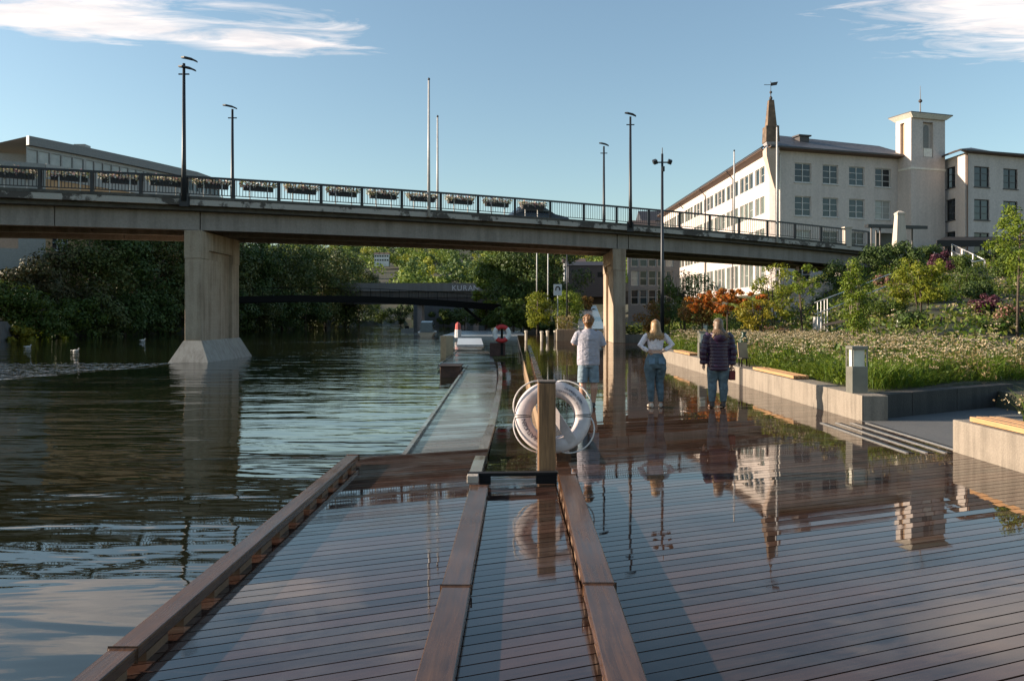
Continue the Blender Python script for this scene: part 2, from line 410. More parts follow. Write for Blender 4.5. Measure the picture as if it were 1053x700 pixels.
struct('dock_edge_board', g, M_dock)
# hidden bearers close the gaps between boards
g = MB(); g.box(.47,5.72,-1,70,-.3,-.06); g.box(-1.84,-.32,-1,9.4,-.4,-.06); g.box(-.30,.44,-1,8.8,-.4,-.10); struct('deck_bearers', g, M_dark)
# sunlit edge board of the raised deck
g = MB(); g.box(.452,.49,9.15,40,-.42,-.012); struct('deck_edge_board', g, M_fascia)

# ------------------------------------------------------------------ timber kerb rails on blocks
def kerb(name, label, x0, y0, y1, wdt, zb, zt, blocks, segs, side=None):
    t = thing(name, label, 'kerb rail', (U(x0,y0), y0, 0), 'timber kerb rails')
    ybreak = [y0]+segs+[y1]
    for a, c in zip(ybreak[:-1], ybreak[1:]):
        g = MB(); dz = rngd.uniform(-.003,.003); dx = rngd.uniform(-.004,.004)
        g.bar((U(x0,a)+dx, a+.004, (zb+zt)/2+dz), (U(x0,c)+dx, c-.004, (zb+zt)/2+dz), wdt, zt-zb)
        part('beam', g, M_beam, t, bevel=.008)
    y = y0+.18
    while y < y1-.1 and blocks:
        g = MB(); g.bar((U(x0,y), y, zb/2-.002), (U(x0,y), y+(.26 if blocks==.46 else .16), zb/2-.002), wdt*.9, zb-.004)
        part('block', g, M_block, t)
        y += blocks
    return t
kerb('kerb_rail','long weathered timber kerb rail on blocks along the river edge of the deck, far left', -1.95, 1.2, 9.6, .135, .048, .112, .46, [4.02])
kerb('kerb_rail','flat timber kerb strip left of the life ring post, between river deck and middle walk', -.398, 1.2, 8.2, .185, .0, .045, 0, [5.15])
kerb('kerb_rail','raised timber kerb rail running up to the life ring post, along the right-hand deck', .485, 1.2, 8.35, .187, .055, .125, .40, [4.95])
kerb('kerb_rail','dark timber kerb rail on the raised deck edge beyond the life ring', .52, 9.6, 44, .16, .05, .13, .9, [15,21,27,33])
g = MB()
for i in range(26):
    y = 8.75+i
    g.bar((-.40+.004*(y-8)+bendx(y), y, -.02-.30*min(1,max(0,(y-9)/6))+.035),(-.40+.004*(y-7)+bendx(y+1), y+.996, -.02-.30*min(1,max(0,(y-8)/6))+.035), .13, .09)
o = part('kerb_rail', g, m_wood('wet_pale_timber', (.10,.08,.07), (.30,.26,.23), R(90), rough=(.06,.3), spec=.6), None); tag(o, 'pale wet timber kerb between floating dock and lower walk, beyond the black crossbar', 'kerb rail', 'timber kerb rails')

# ------------------------------------------------------------------ life ring post, crossbar and ring
M_post = m_wood('post_timber', (.10,.06,.035), (.32,.20,.115), R(0), rough=(.35,.6), spec=.4)
def m_post():
    m, nt, b = mat_new('weathered_post_timber'); v = pos(nt, (30,30,1.6)); f = tex(nt, v, 1.0, 6, .6, .8); f2 = tex(nt, pos(nt), 3, 3)
    c = ramp(nt, math_(nt,'ADD', math_(nt,'MULTIPLY', f, .75), math_(nt,'MULTIPLY', f2, .25)), [(.32,(.09,.043,.018)),(.68,(.36,.19,.085))])
    nt.links.new(c, b.inputs['Base Color']); b.inputs['Roughness'].default_value = .55; bump(nt, b, f, .35, .01); return m
M_post = m_post()
PX, PY = .375, 8.86
t = thing('wooden_post','square weathered wooden post carrying the white life ring', 'post', (PX,PY,0))
g = MB(); g.box(PX-.095,PX+.095,PY-.095,PY+.095,-.05,1.02); part('post_shaft', g, M_post, t, bevel=.012)
g = MB(); g.box(PX-.099,PX+.099,PY-.099,PY+.099,1.022,1.045); part('post_cap', g, m_plain('worn_cap_timber',(.13,.10,.08),.7,bmp=.3), t, bevel=.008)
M_black = m_plain('black_steel', (.008,.008,.009), .75, .0, spec=.25)
t = thing('crossbar','low black steel crossbar lying across the middle walk at the foot of the post', 'crossbar', (0,8.45,0))
g = MB(); g.bar((-.46,8.46,.105),(.475,8.52,.105), .10,.035); part('rail', g, M_black, t, bevel=.004)
g = MB(); g.bar((-.34,8.45,.044),(-.22,8.455,.044), .07,.084); g.bar((.25,8.50,.044),(.465,8.505,.044), .07,.084); part('foot', g, M_black, t)
g = MB(); g.bar((-.235,8.49,.03),(.255,8.52,.03), .03,.03); part('lower_rail', g, m_plain('galvanised_steel',(.35,.36,.38),.35,.8), t)
t = thing('timber_offcut','small worn timber block under the left end of the black crossbar', 'wood block', (-.40,8.33,0.045))
g = MB(); g.obox((-.40,8.34,.085),(.115,.12,.075)); part('block', g, m_plain('bleached_timber',(.42,.36,.30),.7,bmp=.4), t, bevel=.006)

M_ring = m_plain('life_ring_white', (.62,.54,.53), .45, var=.16, scale=11, bmp=.05, bscale=25)
M_ink = m_plain('navy_ink', (.02,.02,.06), .6); M_band = m_plain('dark_band', (.035,.03,.03), .6)
M_rope = m_plain('white_rope', (.72,.66,.62), .8, bmp=.5, bscale=200)
RC = Vector((.452, PY+.20, .625)); TILT = Matrix.Rotation(R(-16),4,'X')
RX, RZ, RT = .330, .312, .093
t = thing('life_ring','white life ring with dark lettering hung on the wooden post', 'life ring', RC)
ring_o = part('ring', MB().ring(RC, RX, RZ, RT, M=TILT), M_ring, t, smooth=True)
def rp(a, r, y=-.068):                        # point on the ring face: angle in degrees, radius, in front of the centre line
    return RC + TILT @ Vector((r*math.cos(R(a)), y, r*RZ/RX*math.sin(R(a))))
for a0 in (-1.0, 2.6, 178.5, 182.4, -92.0):
    g = MB(); vs = []
    wd = .85 if a0 != -92 else 1.6
    for a in (a0-wd, a0+wd):
        for k in range(20):
            bt = 2*math.pi*k/20; rr = RX+(RT+.003)*math.cos(bt)
            vs.append(RC + TILT @ Vector((rr*math.cos(R(a)), (RT+.004)*.62*math.sin(bt), rr*RZ/RX*math.sin(R(a)))))
    g.add(vs, [(k,(k+1)%20,20+(k+1)%20,20+k) for k in range(20)]); part('band', g, M_band, t)
def letter(ch, p, right, up, nrm, size, name, parent):
    cu = bpy.data.curves.new('letter','FONT'); cu.body = ch; cu.size = size; cu.align_x = 'CENTER'; cu.align_y = 'CENTER'; cu.extrude = .001
    tmp = bpy.data.objects.new('tmp', cu); COL.objects.link(tmp)
    dg = bpy.context.evaluated_depsgraph_get(); me = bpy.data.meshes.new_from_object(tmp.evaluated_get(dg))
    bpy.data.objects.remove(tmp)
    M = Matrix((( right.x, up.x, nrm.x, p.x),(right.y, up.y, nrm.y, p.y),(right.z, up.z, nrm.z, p.z),(0,0,0,1)))
    me.transform(M); return me
def lettering(name, items, parent, mat):
    g = MB()
    for (ch, p, right, up, size) in items:
        nrm = right.cross(up).normalized(); up2 = nrm.cross(right).normalized()
        me = letter(ch, p, right.normalized(), up2, nrm, size, name, parent)
        g.add([v.co for v in me.vertices], [tuple(q.vertices) for q in me.polygons]); bpy.data.meshes.remove(me)
    return part(name, g, mat, parent)
items = []
word = 'ERATUGEN'
for i, ch in enumerate(word):                 # runs up the lower left of the ring, tops towards the hole
    a = 240 - i*7.0; p = rp(a, RX-.005, -.0665); r_ = rp(a-3, RX-.005)-rp(a+3, RX-.005); items.append((ch, p, r_, rp(a,RX+.06)-rp(a,RX-.06), .066))
lettering('lettering', items, ring_o, M_ink)
items = []
for line, (rad, a0, st, sz, txt) in enumerate(((RX+.022, 66, 3.6, .034, 'DRAMMEN KOMM'), (RX-.026, 86, 3.75, .032, 'ELVEPROMENADEN BRYGG'))):
    for i, ch in enumerate(txt):
        if ch == ' ': continue
        a = a0 - i*st; items.append((ch, rp(a,rad,-.0665), rp(a-3,rad)-rp(a+3,rad), rp(a,rad+.05)-rp(a,rad-.05), sz))
lettering('lettering', items, ring_o, M_ink)
def rope_pts(a0, a1, bulge, n=14):
    out = []
    for i in range(n+1):
        k = i/n; a = a0+(a1-a0)*k; out.append(rp(a, RX+RT*.96+bulge*math.sin(math.pi*k)**.8, -.02-.03*math.sin(math.pi*k)))
    return out
for a0, a1, bu in ((100,176,.062),(182,262,.055),(-78,-2,.085),(2,82,.05)):
    part('grab_rope', MB().tube(rope_pts(a0,a1,bu), .0085, 6), M_rope, t, smooth=True)
g = MB()
p0, p1 = rp(96,RX-.06,-.07), rp(-62,RX+.02,-.075)
p0 = RC+Vector((-.02,-.07,.10)); p1 = rp(-55,RX+.035,-.072)
g.bar(p0, p1, .012, .105); part('strap', g, M_ring, t)

# ------------------------------------------------------------------ concrete planters, timber seats, pad and strips
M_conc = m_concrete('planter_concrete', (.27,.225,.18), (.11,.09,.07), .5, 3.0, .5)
M_concd = m_concrete('planter_concrete_wet_shaded', (.050,.044,.040), (.018,.017,.016), .6, 2.0, .5)  # dark copy of planter concrete: wet and camera-side shade put into the colour
M_seat = m_wood('oiled_seat_timber', (.36,.18,.075), (.66,.40,.20), R(90), rough=(.35,.55), puddle=.3, spec=.4)
WX = 5.80
t = thing('planter','long low concrete planter wall holding the big flower bed, under the bollard light', 'planter', (WX,13.5,0))
ysp = [13.5,14.85,15.02,17.6,20.55,20.85,23.7,26.6,29.5,33.0]
for a, c in zip(ysp[:-1], ysp[1:]):
    if abs(c-a-.3) < .02: 
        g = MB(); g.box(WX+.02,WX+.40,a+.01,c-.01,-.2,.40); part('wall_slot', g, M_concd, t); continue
    g = MB(); g.box(WX, WX+.42, a+.006, c-.006, -.2, .42); part('wall', g, M_conc, t, bevel=.012)
ra = math.atan2(1.36,2.26); ud = Vector((math.cos(ra),math.sin(ra),0)); nd = Vector((-ud.y,ud.x,0))
for s0, s1 in ((.43,1.35),(1.36,2.7),(2.71,4.6)):
    p = Vector((WX,13.5,0)); g = MB()
    a_, b_ = p+ud*s0, p+ud*s1; k_ = nd*.3
    q = [a_, b_, b_+k_, a_+k_]
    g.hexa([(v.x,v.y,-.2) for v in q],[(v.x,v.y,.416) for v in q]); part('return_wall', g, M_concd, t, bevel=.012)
g = MB(); c0 = Vector((WX,13.5,0)); c1 = c0+ud*.428
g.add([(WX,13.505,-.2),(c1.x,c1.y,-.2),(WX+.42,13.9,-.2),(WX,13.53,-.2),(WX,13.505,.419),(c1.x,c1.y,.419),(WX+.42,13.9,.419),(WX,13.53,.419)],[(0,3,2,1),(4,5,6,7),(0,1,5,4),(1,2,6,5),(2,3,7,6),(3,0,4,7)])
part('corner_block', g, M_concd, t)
g = MB(); g.box(WX-.012, WX-.002, 13.507, 14.84, -.2, .42); part('wall_face', g, M_conc, t)  # pale sheet over the dark corner, keeps its sunlit side light by colour
P2Y = 10.52
t = thing('planter','near concrete planter with a timber seat on its wall, right edge of the photo', 'planter', (WX-.12,P2Y,0))
for a, c in ((P2Y,8.9),(8.89,6.6),(6.59,4.2)):
    g = MB(); g.box(WX-.13, WX+.32, c+.004, a-.004, -.2, .41); part('wall', g, M_conc, t, bevel=.014)
g = MB(); g.box(WX+.325, WX+3.4, P2Y-.34, P2Y-.01, -.2, .406); part('return_wall', g, M_conc, t, bevel=.014)
g = MB(); g.box(WX+.33, WX+3.4, 4.2, P2Y-.345, -.1, .36); o = part('soil', g, m_plain('planter_soil',(.04,.03,.02),.95,bmp=.8,bscale=30), t)
def seat(label, x0, x1, y0, y1, z, n):
    t = thing('slatted_bench', label, 'bench', (x0,y0,z-.08))
    dx = (x1-x0)/n
    for i in range(n):
        g = MB(); g.box(x0+i*dx, x0+(i+1)*dx-.014, y0, y1, z-.062, z+rngd.uniform(-.002,.002)); part('slat', g, M_seat, t, bevel=.006)
    g = MB(); 
    for y in np.arange(y0+.2, y1, .9): g.box(x0+.05, x1-.03, y, y+.06, z-.092, z-.063)
    part('bearer', g, M_black, t)
seat('orange-brown slatted timber seat on the near planter wall at the right edge', WX-.075, WX+.33, 4.6, 10.22, .485, 5)
seat('short timber seat slab on the long planter wall, left of the bollard light', WX+.02, WX+.36, 16.9, 19.75, .50, 4)
seat('far dark timber seat on the planter wall, right of the woman in white', WX+.02, WX+.36, 26.8, 29.4, .50, 4)
g = MB(); q = [(5.76,10.3),(14,10.3),(14,18.4),(5.76,13.6)]
g.add([(x,y,.004) for x,y in q],[(0,1,2,3)])
struct('paving', g, m_concrete('grey_paving', (.12,.115,.11), (.09,.09,.09), .6, 1.5, .3, False))
t = thing('drain_strips','four parallel steel strips set in the deck between the two planters', 'drain strip', (5.3,11.8,0))
M_strip = m_plain('worn_steel_strip', (.62,.58,.54), .32, .75)
for i in range(4):
    x = 4.99+.245*i; g = MB(); g.box(x, x+.035, 10.35, 13.25, -.02, .012); part('strip', g, M_strip, t)
    g = MB(); g.box(x+.037, x+.11, 10.35, 13.25, -.02, .007); part('slot', g, M_dark, t)
def bollard(loc, hh, label, sc=1.0):
    t = thing('bollard_light', label, 'bollard light', loc, 'bollard lights')
    x, y, z = loc; w_ = .135*sc
    g = MB(); g.box(x-w_,x+w_,y-w_,y+w_,z-.03,z+hh*.56); part('body', g, M_boll, t, bevel=.006)
    g = MB(); 
    for sx in (-1,1):
        for sy in (-1,1): g.box(x+sx*w_-(.022 if sx>0 else 0), x+sx*w_+(.022 if sx<0 else 0), y+sy*w_-(.022 if sy>0 else 0), y+sy*w_+(.022 if sy<0 else 0), z+hh*.562, z+hh*.93)
    part('corner_frame', g, M_boll, t)
    g = MB(); g.box(x-w_*.70,x+w_*.70,y-w_*.70,y+w_*.70,z+hh*.565,z+hh*.925); part('lamp_panel', g, M_bpan, t)
    g = MB(); g.box(x-w_*1.03,x+w_*1.03,y-w_*1.03,y+w_*1.03,z+hh*.932,z+hh); part('lid', g, M_boll, t, bevel=.006)
M_boll = m_plain('bollard_grey_metal', (.21,.20,.17), .4, .3); M_bpan = m_plain('opal_panel', (.72,.70,.60), .25)
bollard((5.93,14.05,.42), .80, 'grey square bollard light standing on the corner of the long planter')
# ------------------------------------------------------------------ the road bridge
def m_fascia():
    m, nt, b = mat_new('stained_fascia_concrete'); v = pos(nt)
    n1 = tex(nt, v, .55, 4, .6); n2 = tex(nt, v, 2.6, 6, .7); n3 = tex(nt, v, 18, 4)
    base = mixc(nt, n3, (.33,.29,.26), (.48,.43,.38))
    edge = math_(nt,'ADD', math_(nt,'MULTIPLY', n1, .75), math_(nt,'MULTIPLY', n2, .45))
    c = mixc(nt, ramp(nt, edge, [(.545,(1,1,1)),(.595,(0,0,0))]), base, (.085,.070,.060))
    nt.links.new(c, b.inputs['Base Color']); b.inputs['Roughness'].default_value = .9; bump(nt, b, n3, .3, .02); return m
M_fasc = m_fascia()
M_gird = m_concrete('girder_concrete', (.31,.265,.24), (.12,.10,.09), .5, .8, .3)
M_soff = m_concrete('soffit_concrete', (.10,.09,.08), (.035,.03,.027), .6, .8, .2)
M_pier = m_concrete('pier_concrete', (.43,.335,.25), (.18,.12,.08), .65, 1.2, .5, boards=True)
M_iron = m_plain('black_railing_paint', (.018,.018,.022), .45, .2)
BX0, BY0, BDX, BDY = -15.1, 38.55, 22.05, 12.05
def bz(t): return 1.75 + 6.72 - .33*(t-.75)**2      # top of the handrail
def rh(t): return .90 + .09*(t+.25)
def bp(t, off, z): return Vector((BX0+BDX*t, BY0+BDY*t+off, z))
def zf_(t): return bz(t) - rh(t)                     # top of the edge beam
T0, T1, BW = -2.0, 1.96, 9.0
PT1, PT2 = 0.0, 1.0
bridge = thing('road_bridge','long grey concrete road bridge crossing the river on two slab piers', 'bridge', bp(.5,4,0))
def sweep(g, t0, t1, o0, o1, za, zb, n=14):
    ts = [t0+(t1-t0)*i/n for i in range(n+1)]
    for a, c in zip(ts[:-1], ts[1:]):
        q = [bp(a,o0,0),bp(c,o0,0),bp(c,o1,0),bp(a,o1,0)]
        hs = [a,c,c,a]
        g.hexa([(p.x,p.y,za(h)) for p,h in zip(q,hs)],[(p.x,p.y,zb(h)) for p,h in zip(q,hs)])
g = MB(); sweep(g,T0,T1,.012,.42,lambda t:zf_(t)-.42,lambda t:zf_(t)-.15,24); part('edge_beam', g, M_fasc, bridge)
g = MB(); sweep(g,T0,T1,0,.42,lambda t:zf_(t)-.149,zf_,24); part('kerb', g, m_concrete('stained_bridge_kerb',(.10,.088,.075),(.035,.03,.026),.7,2.5,.5,False), bridge)
g = MB(); sweep(g,T0,T1,BW-.42,BW,lambda t:zf_(t)-.42,zf_,24); part('edge_beam', g, M_fasc, bridge)
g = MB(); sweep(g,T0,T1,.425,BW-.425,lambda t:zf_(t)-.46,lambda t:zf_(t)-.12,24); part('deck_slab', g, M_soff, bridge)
def zg(t): return zf_(t) - 1.50
jts = [T0,-1.1,-.245,.0,.985,1.02,T1]
for off, w_ in ((1.0,.45),(4.25,.45),(7.55,.45)):
    for a, c in zip(jts[:-1], jts[1:]):
        g = MB(); sweep(g, a+.0012, c-.0012, off, off+w_, zg, lambda t: zf_(t)-.463, max(1,int((c-a)*10))); part('girder', g, M_gird, bridge)
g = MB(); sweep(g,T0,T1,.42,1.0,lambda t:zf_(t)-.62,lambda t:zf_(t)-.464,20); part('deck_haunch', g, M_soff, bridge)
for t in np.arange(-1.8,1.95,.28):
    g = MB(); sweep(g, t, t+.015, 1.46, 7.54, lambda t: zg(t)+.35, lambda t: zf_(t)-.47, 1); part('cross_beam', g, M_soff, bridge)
def pier(px_near, y0, zb, label, flare, mirror):
    x0 = px_near; W_, L_ = .78, 5.5; zt = zg((x0-BX0)/BDX)-.02
    zt = min(zt, zg(0.0)-.02) if mirror < 0 else zg(1.0)-.02
    t = thing('bridge_pier', label, 'bridge pier', (x0,y0,zb), 'bridge piers')
    g = MB(); g.box(x0-.02,x0+W_+.02,y0-.03,y0+1.05,zt-1.35,zt+.0); g.box(x0-.02,x0+W_+.02,y0+L_-1.05,y0+L_+.03,zt-1.35,zt); g.box(x0,x0+W_,y0+1.05,y0+L_-1.05,zt-.9,zt-.003)
    part('pier_head', g, M_pier, t, bevel=.02)
    g = MB(); g.box(x0,x0+W_,y0,y0+2.9,zb,zt-1.353) if mirror<0 else g.box(x0,x0+W_,y0,y0+2.6,zb,zt-1.353)
    part('pier_column', g, M_pier, t, bevel=.02)
    g = MB(); g.box(x0,x0+W_,y0+L_-(1.1 if mirror<0 else 1.6),y0+L_,zb,zt-1.353); part('pier_column', g, M_pier, t, bevel=.02)
    g = MB(); g.box(x0+.16,x0+W_-.16,y0+1.2,y0+L_-1.0,zb,zt-.902); part('pier_web', g, M_pier, t)
    if flare:
        g = MB(); e = .48; z1 = WATER+1.02
        lo = [(x0-e-.1,y0-e-.1),(x0+W_+e+.1,y0-e-.1),(x0+W_+e+.1,y0+L_+e),(x0-e-.1,y0+L_+e)]; hi = [(x0-.04,y0-.04),(x0+W_+.04,y0-.04),(x0+W_+.04,y0+L_+.04),(x0-.04,y0+L_+.04)]
        g.hexa([(x,y,-2.0) for x,y in lo],[(x,y,WATER-.05) for x,y in lo]); g.hexa([(x,y,WATER-.05) for x,y in lo],[(x,y,z1) for x,y in hi])
        part('pier_footing', g, m_concrete('footing_concrete', (.40,.37,.33), (.16,.14,.12), .5, 1.6, .5), t)
pier(-15.75, 39.3, WATER+1.0, 'concrete slab pier standing in the river on a flared footing', True, -1)
pier(6.35, 51.3, 0.0, 'concrete slab pier standing on the right bank behind the man', False, 1)
g = MB(); sweep(g, T1+.002, T1+.12, -.4, BW+.4, lambda t: 1.0, lambda t: zf_(T1)-.02, 1); o = part('bridge_abutment', g, M_gird); tag(o,'grey concrete abutment wall at the right-hand end of the bridge','abutment')
# railings
rail_px = [39,93,143.5,190.8]
def t_of(px):
    k = (px-CX)/F; return (-BX0 + BY0*k)/(BDX-BDY*k)
tp = [t_of(p) for p in (39,93,143.5,190.8,239,285.8,329.5,371.6,412.8,452.9,491.5,529.5,566,600.6,634.4,667.6,699.4,730.5,760.6,789.9,818,845,872)]
tp = [tp[0]-.084*k for k in range(16,0,-1)] + tp
TE = t_of(894); tp.append(TE)
def railing(off, label):
    t = thing('bridge_railing', label, 'railing', bp(.5,off,zf_(.5)), 'bridge railings')
    for a in tp:
        g = MB(); p = bp(a,off,0); g.box(p.x-.07,p.x+.07,p.y-.07,p.y+.07,zf_(a)-.01,bz(a)-.03); part('post', g, M_iron, t)
    g = MB(); g2 = MB()
    for a, c in zip(tp[:-1],tp[1:]):
        g.bar(bp(a,off,bz(a)), bp(c,off,bz(c)), .11,.10)
        g2.bar(bp(a,off,zf_(a)+.12), bp(c,off,zf_(c)+.12), .05,.04)
    part('handrail', g, M_iron, t); part('bottom_rail', g2, M_iron, t)
    g = MB()
    for a, c in zip(tp[:-1],tp[1:]):
        n = 15
        for i in range(1,n):
            u = a+(c-a)*i/n; p = bp(u,off,0); g.bar((p.x,p.y,zf_(u)+.13),(p.x,p.y,bz(u)-.03),.024,.024)
    part('baluster', g, M_iron, t, kind='stuff')
railing(.16,'black steel railing along the near edge of the road bridge')
railing(BW-.16,'black steel railing along the far edge of the road bridge')
# flower boxes behind the near railing
M_box = m_plain('dark_flower_box', (.025,.022,.022), .6); M_leg = m_plain('pale_leg_metal', (.62,.60,.58), .5)
M_flow = m_leaf('box_flowers', [(.60,.25,.38),(.82,.76,.76),(.84,.78,.78),(.10,.15,.05),(.82,.78,.78),(.55,.28,.45),(.82,.74,.76)], .2)
rng = np.random.default_rng(5)
fb = [(a+c)/2 for a,c in zip(tp[12:-1],tp[13:]) if (a+c)/2 < t_of(575)]
fdir = Vector((BDX,BDY,0)).normalized()
fang = math.atan2(BDY,BDX)
def flower_box(k):
    t = thing('flower_box','dark flower box of pink and white blooms on pale legs behind the bridge railing', 'flower box', (0,0,0), 'flower boxes on the bridge')
    g = MB(); g.box(-.72,.72,-.12,.12,.50,.74); part('trough', g, M_box, t, world=False)
    for sx in (-.42,.42):
        g = MB(); g.box(sx-.025,sx+.025,-.155,-.125,.02,.80); part('leg', g, M_leg, t, world=False)
    P = np.stack([rng.uniform(-.88,.88,330), rng.uniform(-.26,.2,330), rng.normal(.80,.085,330)],1)
    quads_object('blooms', leaves(P, .12, rng, .3, .9), M_flow, t, False)
    return t
pb0 = flower_box(0); pb1 = flower_box(1)
for i, u in enumerate(fb):
    o = (pb0,pb1)[i] if i < 2 else dup((pb0,pb1)[i%2])
    p = bp(u, .42, zf_(u)-.04); o.location = p; o.rotation_euler[2] = fang + (math.pi if i%3==0 else 0)
# a dark car on the bridge
def car(u, off, label):
    t = thing('parked_car', label, 'car', (0,0,0))
    M_paint = m_plain('dark_car_paint',(.015,.016,.02),.22,.3,spec=.7)
    def sec(xx, hw, z0_, z1): return [(xx,-hw,z0_),(xx,hw,z0_),(xx,hw*.96,z1),(xx,-hw*.96,z1)]
    g = MB(); g.loft([sec(-2.1,.78,.42,.80),sec(-1.95,.88,.28,.93),(sec(-.9,.90,.24,.98)),sec(.9,.90,.24,.98),sec(1.9,.86,.28,.84),sec(2.12,.74,.40,.66)]); part('body', g, M_paint, t, True, world=False, bevel=.05)
    g = MB(); g.loft([sec(-1.75,.74,.95,.98),sec(-1.2,.70,.95,1.42),sec(.05,.70,.95,1.46),sec(.95,.74,.95,1.0)]); part('window', g, M_glass[0], t, True, world=False)
    g = MB(); g.box(-1.15,.1,-.66,.66,1.44,1.49); part('roof', g, M_paint, t, world=False, bevel=.03)
    for wx in (-1.3,1.32):
        for sy in (-1,1):
            g = MB(); g.tube([(wx,sy*.72,.31),(wx,sy*.91,.31)],.31,18); w_ = part('wheel', g, M_black_tyre, t, True, world=False)
            g = MB(); g.tube([(wx,sy*.90,.31),(wx,sy*.92,.31)],.19,14); part('rim', g, M_leg, w_, False, world=False)
    for sy in (-.6,.6):
        g = MB(); g.box(2.02,2.12,sy-.14,sy+.14,.60,.72); part('headlight', g, M_leg, t, world=False)
    t.location = bp(u,off,zf_(u)-.115); t.rotation_euler[2] = fang
M_black_tyre = m_plain('tyre_rubber',(.015,.015,.015),.8)
# lamp posts on the bridge, flag poles
M_pole = m_plain('dark_lamp_pole', (.035,.038,.045), .45, .4)
def bridge_lamp(px, top, off, label, heads):
    a = t_of(px)
    if off > 2: a = a + (0)
    # the far lamps stand on the far edge: solve the column again
    if off > 2:
        k = (px-CX)/F; a = (-BX0 + (BY0+off)*k)/(BDX-BDY*k)
    p = bp(a, off, 0); zt = H + (HY-top)*p.y/F; zb = zf_(a)-.25 if off < 2 else zf_(a)-.02
    t = thing('street_lamp', label, 'street lamp', (p.x,p.y,zb), 'street lamps on the bridge')
    g = MB(); g.tube([(p.x,p.y,zb),(p.x,p.y,zb+2),(p.x,p.y,zt-.25)],[.13,.10,.065],10); part('pole', g, M_pole, t, smooth=True)
    if off < 2:
        g = MB(); g.box(p.x-.2,p.x+.2,p.y-.02,p.y+.2,zb-.25,zb+.35); part('bracket', g, M_iron, t)
    g = MB(); g.tube([(p.x-.25,p.y,zt-.75),(p.x+.25,p.y,zt-.75)],.035,6); part('cross_arm', g, M_pole, t)
    for dz, x0_, x1_ in heads:
        g = MB(); z = zt+dz
        g.loft([[(p.x+x0_+ (x1_-x0_)*u, p.y+.14*s_*c_, z+hh+sl*u) for s_,hh in ((-1,0),(1,0),(1,.07),(-1,.07))] for u,c_,sl in ((0,.4,0),(.25,1,-.05),(.7,1,-.13),(1,.5,-.2))])
        part('lamp_head', g, M_pole, t)
bridge_lamp(190,60,-.10,'tall near lamp post with two stacked lamp heads above the river pier',[(.0,-.12,.62),(-.42,-.25,.55)])
bridge_lamp(239,108,BW-.2,'second lamp post from the left, single flat head, on the far bridge edge',[(-.05,-.55,.25)])
bridge_lamp(648,116,-.10,'near lamp post above the right-hand pier, taller of the middle pair',[(-.05,-.35,.35)])
bridge_lamp(621,147,BW-.2,'lamp post on the far bridge edge, shorter one of the middle pair',[(-.05,-.35,.35)])
M_flag = m_plain('flagpole_white', (.50,.48,.47), .4)
def flagpole(px, top, off, label):
    k = (px-CX)/F; a = (-BX0 + (BY0+off)*k)/(BDX-BDY*k); p = bp(a,off,0); zt = H+(HY-top)*p.y/F; zb = zf_(a)-(.4 if off<2 else .02)
    t = thing('flagpole', label, 'flagpole', (p.x,p.y,zb), 'flagpoles on the bridge')
    g = MB(); g.tube([(p.x,p.y,zb),(p.x,p.y,zt)],[.085,.055],10); part('pole', g, M_flag, t, smooth=True)
    g = MB(); g.lathe((p.x,p.y,zt),[(.03,0),(.07,.05),(.06,.12),(.01,.16)],8); part('cap', g, M_pole, t, smooth=True)
flagpole(441,83,-.08,'tallest pale bare flagpole at mid bridge, on the near edge')
flagpole(450,121,BW-.2,'shorter pale bare flagpole just right of the tallest one')
flagpole(799,131,-.08,'pale bare flagpole in front of the white building corner')
flagpole(755,156,BW-.2,'pale bare flagpole in front of the sunlit long wing')
# mast with two floodlights
p = at(681,318,40.0); zt = H+(HY-152)*40/F
t = thing('lamp_mast','dark tall mast with floodlights on a cross arm, rising from the shrubs', 'street lamp', (p.x,40,.4))
g = MB(); g.tube([(p.x,40,.3),(p.x,40,4),(p.x,40,zt-.3)],[.10,.085,.055],10); part('pole', g, M_pole, t, smooth=True)
g = MB(); g.tube([(p.x,40,zt-.5),(p.x,40,zt)],[.03,.02],6); part('finial', g, M_pole, t)
g = MB(); g.bar((p.x-.42,40,zt-.72),(p.x+.42,40,zt-.72),.05,.06); part('cross_arm', g, M_pole, t)
for sx in (-1,1):
    g = MB(); g.obox((p.x+sx*.36,39.95,zt-.70),(.20,.28,.20),0,R(25),R(20*sx)); part('floodlight', g, M_pole, t, bevel=.02)
g = MB(); g.obox((p.x+.04,39.93,zt-1.05),(.12,.12,.24)); part('junction_box', g, M_pole, t)

# ------------------------------------------------------------------ buildings
def wall(g, A, B, z0, z1, holes, depth=.22):
    A, B = Vector((A[0],A[1],0)), Vector((B[0],B[1],0)); L = (B-A).length; d = (B-A).normalized(); n = Vector((d.y,-d.x,0))
    ss = sorted(set([0,L]+[h[0] for h in holes]+[h[1] for h in holes])); zz = sorted(set([z0,z1]+[h[2] for h in holes]+[h[3] for h in holes]))
    P = lambda s,z,q=0: tuple(A+d*s-n*q+Vector((0,0,z)))
    for a, c in zip(ss[:-1],ss[1:]):
        for e, f in zip(zz[:-1],zz[1:]):
            sm, zm = (a+c)/2, (e+f)/2
            if any(h[0]<sm<h[1] and h[2]<zm<h[3] for h in holes): continue
            g.add([P(a,e),P(c,e),P(c,f),P(a,f)],[(0,1,2,3)])
    for s0,s1,za,zb in holes:
        g.add([P(s0,za),P(s1,za),P(s1,zb),P(s0,zb),P(s0,za,depth),P(s1,za,depth),P(s1,zb,depth),P(s0,zb,depth)],[(0,4,5,1),(1,5,6,2),(2,6,7,3),(3,7,4,0)])
    return A, d, n
M_glass = []
